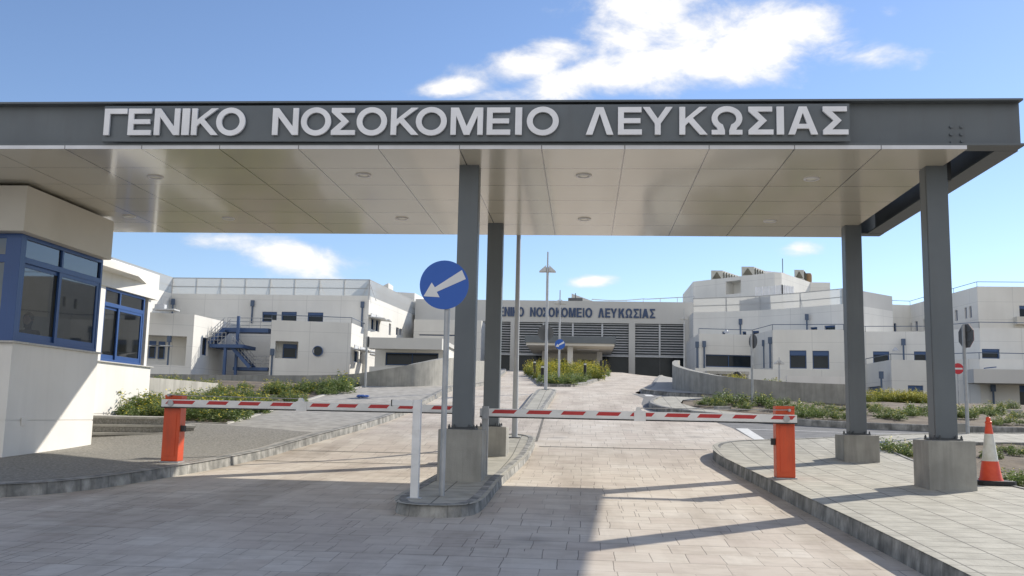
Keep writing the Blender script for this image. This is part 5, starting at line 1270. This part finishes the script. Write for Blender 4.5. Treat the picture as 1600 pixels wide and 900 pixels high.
B.vol([m0, m1, m2, m3, m4, (m4[0], m4[1]+15), (m0[0], m0[1]+12)], 3, R3, [(0,1396.5,505,1401,518,'plain'),(1,1422,505,1425,517,'plain'),(1,1429.5,502.5,1434,517,'plain'),(1,1443,499,1446,515,'plain'),(2,1492,485,1496.5,501,'plain'),(2,1507,481,1511,497.5,'plain'),(2,1514,479,1518.5,496,'plain'),(3,1592.5,477.5,1616,496,'blue')]); B.finish()
B.rail([m0, m1, m2, m3, m4], R3, .5, 6); B.pipe(1439, 483, 518, m1[1]-2.2); B.pipe(1496.5, 466, 512, m2[1]+.5)
a, b = atY(1589, 494.5, m3[1]-1), atY(1640, 507, m3[1]-1); mb = MB(); mb.box(a.x, b.x, m3[1]-1, m3[1]+.4, b.z, a.z); mb.build('balcony', 'kiosk_roof', B.root)
# low walls and gatehouse behind the right retaining wall
a, b = atY(1086, 575, 84), atY(1345, 576.5, 84)
mb = MB(); mb.box(a.x, b.x, 84, 84.25, 2, a.z); mb.face([(a.x,83.99,2),(b.x,83.99,2),(b.x,83.99,a.z),(a.x,83.99,a.z)], [(0,0),(b.x-a.x,0),(b.x-a.x,3),(0,3)])
tag(mb.build('boundary_wall', 'white_wall'), 'long low white wall under the ribbon window of the right block', 'wall')
a, b = atY(1229, 587, 62), atY(1345, 588, 62); mb = MB(); mb.box(a.x, b.x, 62, 62.25, 1.5, a.z); tag(mb.build('boundary_wall', 'kiosk_wall'), 'short white wall nearer the road, right of the small distant lamp', 'wall')
gh = thing('gate_shelter', (10, 72, 4), 'small white flat roofed shelter behind the right retaining wall', 'shelter')
a, b = atY(1104, 579.5, 72), atY(1171, 581, 72)
mb = MB(); mb.box(a.x, b.x, 72, 75, a.z-.22, a.z); mb.build('roof', 'conc_light', gh)
mb = MB(); mb.box(a.x+.2, b.x-.2, 72.6, 74.8, 3, a.z-.225); mb.build('wall', 'fence', gh)
for k, u in enumerate((1106,1116,1126,1137,1148,1168)):
    p = atY(u, 590, 72.1); mb = MB(); mb.box(p.x-.07, p.x+.07, 72.1, 72.24, 3, a.z-.225); mb.build('post', 'galv', gh)
p0, p1 = atY(1150, 583, 72.5), atY(1160, 600, 72.5); mb = MB(); mb.box(p0.x, p1.x, 72.5, 72.59, p1.z, p0.z); mb.build('door', 'letter', gh)
p = atY(1152.5, 592, 70.5); bn = thing('wheelie_bin', (p.x, 70.5, p.z-.6), 'small black rounded bin in front of the white shelter', 'bin')
mb = MB(); mb.lathe((p.x, 70.5, p.z-.6), [(.26,0),(.32,.8),(.34,.81),(.33,.95),(.2,1.1),(.02,1.14)], 14); mb.build('body', 'black', bn, smooth=40)
hr = MB(); a, b = atY(1174, 594.5, 58), atY(1196, 602, 56)
for k in (0, .35): hr.tube([a-Vector((0,0,k)), b-Vector((0,0,k))], .03, 6)
for t in (0, .33, .66, 1): p = a+(b-a)*t; hr.tube([p, p-Vector((0,0,1.0))], .03, 6)
tag(hr.build('handrail', 'galv'), 'sloping metal handrail just behind the right retaining wall', 'railing')
# raised ground behind the right retaining wall
structure(patch([(4.0,39),(4.2,37),(5.2,35),(7,34),(10,33.6),(10.4,60),(7,62),(5.2,52),(4.5,46)], 0, 'raised_bed_soil', 'soil', 1, 1, lambda x, y: 2.75+max(0, (y-33.5))*.055-max(0, x-7)*.04))

# ------------------------------------------------------------------ vegetation
def weed(n, R_, H, flowers, rng, leafL=.16, spread=1.):
    """a loose clump: stems fanning from the ground, each with many small leaves; flower dots on top"""
    mb = MB()
    for _ in range(n):
        a = rng.uniform(0, 2*math.pi); rr_ = R_*math.sqrt(rng.random()); lean = rng.uniform(.1, .5)*spread
        h_ = H*rng.uniform(.45, 1.05)*(1-.45*(rr_/R_)**2)
        b = Vector((rr_*math.cos(a), rr_*math.sin(a), -.03)); tip = b+Vector((math.cos(a)*lean*h_, math.sin(a)*lean*h_, h_))
        w = .006; s_ = Vector((-math.sin(a), math.cos(a), 0))*w
        mb.face([b-s_, b+s_, tip+s_*.3, tip-s_*.3])
        m_ = rng.randint(7, 12)
        for k in range(m_):
            t = rng.uniform(.12, 1); p = b+(tip-b)*t
            th = rng.uniform(0, 2*math.pi); L = leafL*rng.uniform(.5, 1.2)*(1.15-.55*t); el = rng.uniform(-.3, .9)
            d = Vector((math.cos(th)*math.cos(el), math.sin(th)*math.cos(el), math.sin(el))); sd = d.cross(Vector((rng.uniform(-.5,.5), rng.uniform(-.5,.5), 1))).normalized()*L*rng.uniform(.16, .28)
            mid = p+d*L*.55
            mb.face([p, mid-sd, p+d*L+Vector((0,0,-L*.25)), mid+sd])
        if rng.random() < flowers:
            for k in range(rng.randint(3, 7)):
                p = tip+Vector((rng.uniform(-.06,.06), rng.uniform(-.06,.06), rng.uniform(-.12,.06))); q = rng.uniform(.016, .030)
                e1 = Vector((rng.uniform(-1,1), rng.uniform(-1,1), rng.uniform(-.4,.4))).normalized()*q; e2 = e1.cross(Vector((rng.uniform(-.3,.3), rng.uniform(-.3,.3), 1))).normalized()*q
                mb.face([p-e1, p-e2, p+e1, p+e2], mi=1)
    return mb
rng = random.Random(11)
V = []
for k in range(5): V.append(weed(46, .42, .50, .12, rng).build('weed_clump', ['leaf', 'yellow_flower']))
VF = []
for k in range(4): VF.append(weed(60, .5, .58, .5, rng).build('mustard_clump', ['leaf', 'yellow_flower']))
VY = []
for k in range(3): VY.append(weed(60, .55, .8, 1., rng, .15).build('mustard_clump', ['leaf_y', 'yellow_flower']))
protos = V+VF+VY; used = set()
def plant(src, x, y, z, s, label, cat, group, rz=None):
    if src.name in used:
        o = src.copy(); COL.objects.link(o)
    else: o = src; used.add(src.name)
    o.location = (x, y, z); o.scale = (s*rng.uniform(.85,1.2), s*rng.uniform(.85,1.2), s*rng.uniform(.8,1.15)); o.rotation_euler = (rng.uniform(-.08,.08), rng.uniform(-.08,.08), rng.uniform(0, 6.28))
    return tag(o, label, cat, group)
# scattered clumps on the far bed (right), placed where the photograph shows them
def spot(u, v, h=.12):
    d = ray(u, v); y = 20.
    while y < 100:
        if EYE+d.z*y/d.y <= T(d.x*y/d.y, y)+h: break
        y += .1
    return d.x*y/d.y, y
lab = 'low green weed clump growing in the bare soil bed beyond the side road'
grp = 'weeds scattered over the soil bed beyond the side road'
RB = [(1096,634,.9),(1110,631,1.0),(1122,636,.8),(1132,628,1.4),(1146,632,1.3),(1160,640,.9),(1170,636,.9),(1185,631,1.5),(1197,634,1.2),(1212,641,1.1),(1224,634,1.0),(1246,655,1.2),(1254,646,1.5),(1262,651,1.5),(1272,655,1.1),(1280,648,.9),(1300,655,1.0),(1311,645,.9),(1318,657,.9),(1296,640,.6),(1366,641,.8),(1374,648,.9),(1380,656,1.0),(1392,646,.7),(1400,657,1.1),(1412,652,1.4),(1424,649,1.0),(1440,652,.9),(1498,644,.9),(1502,655,.9),(1512,655,1.2),(1518,650,.8),(1548,647,1.4),(1556,652,1.0),(1576,640,1.0),(1590,655,.9),(1570,664,.9),(1598,664,.8),(1555,666,.7),(1240,640,.7),(1280,636,.6),(1345,650,.9),(1350,640,.7)]
for u, v, s in RB:
    x, y = spot(u, v); plant(rng.choice(V if rng.random() < .7 else VF), x, y, T(x, y)+.16, s*.56*y/30, lab, 'weed', grp)
for _ in range(7):
    x, y = rng.uniform(4.2, 30), rng.uniform(28.5, 60)
    if x < 10.5 and y > 32.3: continue
    if not (x > 9 or y < 32.3): continue
    plant(rng.choice(V), x, y, T(x, y)+.15, rng.uniform(.35, .9), lab, 'weed', grp)
lab2 = 'green weed clump in the soil strip behind the right footway'; grp2 = 'weeds behind the right footway'
for u, v, s in ((1398,702,.8),(1408,708,.7),(1392,699,.55),(1582,752,.8),(1596,748,.7),(1548,712,.6),(1590,706,.6),(1570,700,.5)):
    d = ray(u, v); y = 12
    while y < 40 and EYE+d.z*y/d.y > T(0, y)+.2: y += .05
    plant(rng.choice(V), d.x*y/d.y, y, T(0, y)+.14, s*.85, lab2, 'weed', grp2)
labY = 'yellow flowering wild mustard bush at the edge of the right soil bed'; grpY = 'yellow mustard by the far right block'
for _ in range(34):
    u = rng.uniform(1356, 1446); d = ray(u, 634); y = rng.uniform(60, 70); x = d.x*y/d.y
    plant(rng.choice(VY), x, y, T(x, y)+.12, rng.uniform(.85, 1.25), labY, 'wild mustard', grpY)
labW = 'yellowish weed clump on the raised ground behind the right retaining wall'; grpW = 'weeds above the right retaining wall'
for _ in range(26):
    t = rng.random(); u = 1079+68*t; y = 37.5-3.0*t+rng.uniform(.2, 1.2); d = ray(u, 590); x = d.x*y/d.y+.35
    plant(rng.choice(VY), x, y, 2.78+max(0, y-33.5)*.055, rng.uniform(.4, .62), labW, 'weed', grpW)
for u, v, y, s in ((1196,600,50,1.1),(1204,598,52,1.2),(1214,601,50,1.0),(1244,603,46,.7)):
    d = ray(u, v+6); plant(rng.choice(VF), d.x*y/d.y, y, EYE+d.z*y/d.y-.1, s, labW, 'weed', grpW)
# left bed: thick mass of mustard and weeds, individual clumps
labL = 'leafy wild mustard clump in the flower bed beside the kiosk'; grpL = 'wild mustard in the left flower bed'
cnt = 0
while cnt < 120:
    y = rng.uniform(22.9, 34.5); x = rng.uniform(-16, -8.75)
    if x > -8.75-.25*math.sin(y): continue
    if y > 28.5 and rng.random() < .55: continue
    if y > 26 and x > -9.4 and rng.random() < .5: continue
    plant(rng.choice(VF+V[:2]), x, y, T(x, y)+.14, rng.uniform(.75, 1.15)*(1.05 if y < 27 else .8), labL, 'wild mustard', grpL); cnt += 1
for u, v, s in ((545,612,1.3),(538,616,1.1),(550,606,1.2),(532,612,1.0),(520,618,.8)):
    x, y = spot(u, v); plant(rng.choice(V), x-.25, y, T(x, y)+.14, s, labL, 'wild mustard', grpL)
# planter: dense mustard, yellow at the top
labP = 'weedy flowering clump in the planted island on the ramp'; grpP = 'weeds in the planted island'
def inpoly(x, y, P):
    c_ = False
    for i in range(len(P)):
        a, b = P[i], P[i-1]
        if (a[1] > y) != (b[1] > y) and x < (b[0]-a[0])*(y-a[1])/(b[1]-a[1])+a[0]: c_ = not c_
    return c_
cnt = 0; PP = [(p.x, p.y) for p in PLT]
while cnt < 130:
    y = rng.uniform(50.8, 89.6); x = rng.uniform(-5, 2.3)
    if not (inpoly(x+.35, y, PP) and inpoly(x-.35, y, PP)): continue
    plant(rng.choice(VY if (y > 64 and rng.random() < .62) else V+VF[:2]), x, y, T(x, y)+.12, rng.uniform(.9, 1.35)*(1.2 if y > 66 else .95), labP, 'weed', grpP); cnt += 1
# ------------------------------------------------------------------ light and sky
SUN_AZ, SUN_EL = rad(48.6), rad(32.8)      # azimuth clockwise from +y
sd = Vector((math.sin(SUN_AZ)*math.cos(SUN_EL), math.cos(SUN_AZ)*math.cos(SUN_EL), math.sin(SUN_EL)))
sl = bpy.data.lights.new('sun', 'SUN'); sl.energy = 3.9; sl.angle = rad(.53); sl.color = (1, .95, .87)
so = bpy.data.objects.new('sun', sl); COL.objects.link(so); so.rotation_euler = sd.to_track_quat('Z', 'Y').to_euler(); so.location = (30, 40, 60)
wd = bpy.data.worlds.new('World'); SC.world = wd; wd.use_nodes = True; nt = wd.node_tree
bg = nt.nodes['Background']; bg.inputs['Strength'].default_value = .125
sk = N(nt, 'TexSky'); sk.sky_type = 'NISHITA'; sk.sun_disc = False; sk.sun_elevation = SUN_EL; sk.sun_rotation = SUN_AZ; sk.altitude = 200; sk.air_density = 1.0; sk.dust_density = .12; sk.ozone_density = 2.0
tc = N(nt, 'TexCoord').outputs['Generated']
sx = N(nt, 'SeparateXYZ'); nt.links.new(tc, sx.inputs[0])
az = math_(nt, 'ARCTAN2', sx.outputs[0], sx.outputs[1]); el = math_(nt, 'ARCSINE', sx.outputs[2])
def azel(u, v):
    d = ray(u, v).normalized(); return math.atan2(d.x, d.y), math.asin(d.z)
total = None
for u, v, wu, wv, rot, amp in ((1120,70,190,75,-2,1.3),(1010,40,150,80,-8,1.1),(960,110,240,40,-12,1.15),(840,98,160,38,-14,1.0),(1250,35,110,60,12,1.15),(1335,82,110,32,8,.95),(700,136,110,20,-9,1.0),(1395,18,35,16,12,.75),(450,400,120,40,8,1.25),(375,378,110,24,0,1.15),(922,440,60,13,-6,1.1),(1255,390,50,18,-4,1.1),(1255,414,35,9,0,.7),(400,600,300,30,0,.5),(1620,250,60,60,0,.25),(-500,100,300,120,10,1.2),(2300,150,300,90,-8,1.2),(300,-700,500,140,12,1.1),(1700,-900,420,160,-12,1.1)):
    a0, e0 = azel(u, v); su = wu/F; sv = wv/F
    da = math_(nt, 'SUBTRACT', az, a0); de = math_(nt, 'SUBTRACT', el, e0)
    c_, s_ = math.cos(rad(-rot)), math.sin(rad(-rot))
    p = math_(nt, 'ADD', math_(nt, 'MULTIPLY', da, c_/su), math_(nt, 'MULTIPLY', de, s_/su))
    q = math_(nt, 'SUBTRACT', math_(nt, 'MULTIPLY', de, c_/sv), math_(nt, 'MULTIPLY', da, s_/sv))
    r2 = math_(nt, 'ADD', math_(nt, 'MULTIPLY', p, p), math_(nt, 'MULTIPLY', q, q))
    m_ = math_(nt, 'MULTIPLY', math_(nt, 'POWER', 2.718, math_(nt, 'MULTIPLY', r2, -.9)), amp)
    total = m_ if total is None else math_(nt, 'MAXIMUM', total, m_)
back = N(nt, 'MapRange'); back.inputs[1].default_value = .0; back.inputs[2].default_value = .6; back.inputs[3].default_value = 0; back.inputs[4].default_value = 1.05  # unseen cloud cover behind the camera, added for whiter fill light
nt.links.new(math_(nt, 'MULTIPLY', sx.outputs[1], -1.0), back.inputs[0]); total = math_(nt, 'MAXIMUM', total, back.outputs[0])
mp = N(nt, 'Mapping'); mp.inputs['Scale'].default_value = (1, 1, 1.9); nt.links.new(tc, mp.inputs[0])
nz = N(nt, 'TexNoise', Scale=13.0, Detail=10.0, Roughness=.62, Distortion=.25); nt.links.new(mp.outputs[0], nz.inputs['Vector'])
nz2 = N(nt, 'TexNoise', Scale=5.0, Detail=6.0, Roughness=.55); nt.links.new(mp.outputs[0], nz2.inputs['Vector'])
nsum = math_(nt, 'ADD', math_(nt, 'MULTIPLY', nz.outputs['Fac'], 1.5), math_(nt, 'MULTIPLY', nz2.outputs['Fac'], 1.0))
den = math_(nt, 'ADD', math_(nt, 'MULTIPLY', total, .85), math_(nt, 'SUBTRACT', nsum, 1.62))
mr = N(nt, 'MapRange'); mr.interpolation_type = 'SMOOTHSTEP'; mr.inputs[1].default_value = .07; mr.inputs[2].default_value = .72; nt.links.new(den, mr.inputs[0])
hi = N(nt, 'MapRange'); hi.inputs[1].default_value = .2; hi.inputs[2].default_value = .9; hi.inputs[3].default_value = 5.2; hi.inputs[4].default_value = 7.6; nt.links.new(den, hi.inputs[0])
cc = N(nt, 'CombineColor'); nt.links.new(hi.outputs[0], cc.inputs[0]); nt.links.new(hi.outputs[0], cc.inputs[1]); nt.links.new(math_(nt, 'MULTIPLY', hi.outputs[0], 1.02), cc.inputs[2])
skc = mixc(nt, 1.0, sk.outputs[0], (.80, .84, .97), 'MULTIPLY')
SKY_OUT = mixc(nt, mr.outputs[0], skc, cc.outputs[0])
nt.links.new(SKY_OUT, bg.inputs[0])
SC.view_settings.view_transform = 'Standard'; SC.view_settings.look = 'None'; SC.view_settings.gamma = 1; SC.view_settings.exposure = 0.48
SC.view_settings.use_white_balance = True; SC.view_settings.white_balance_temperature = 6800; SC.view_settings.white_balance_tint = 9
SC.cycles.max_bounces = 8; SC.cycles.diffuse_bounces = 4; SC.cycles.transparent_max_bounces = 12; SC.cycles.use_denoising = True
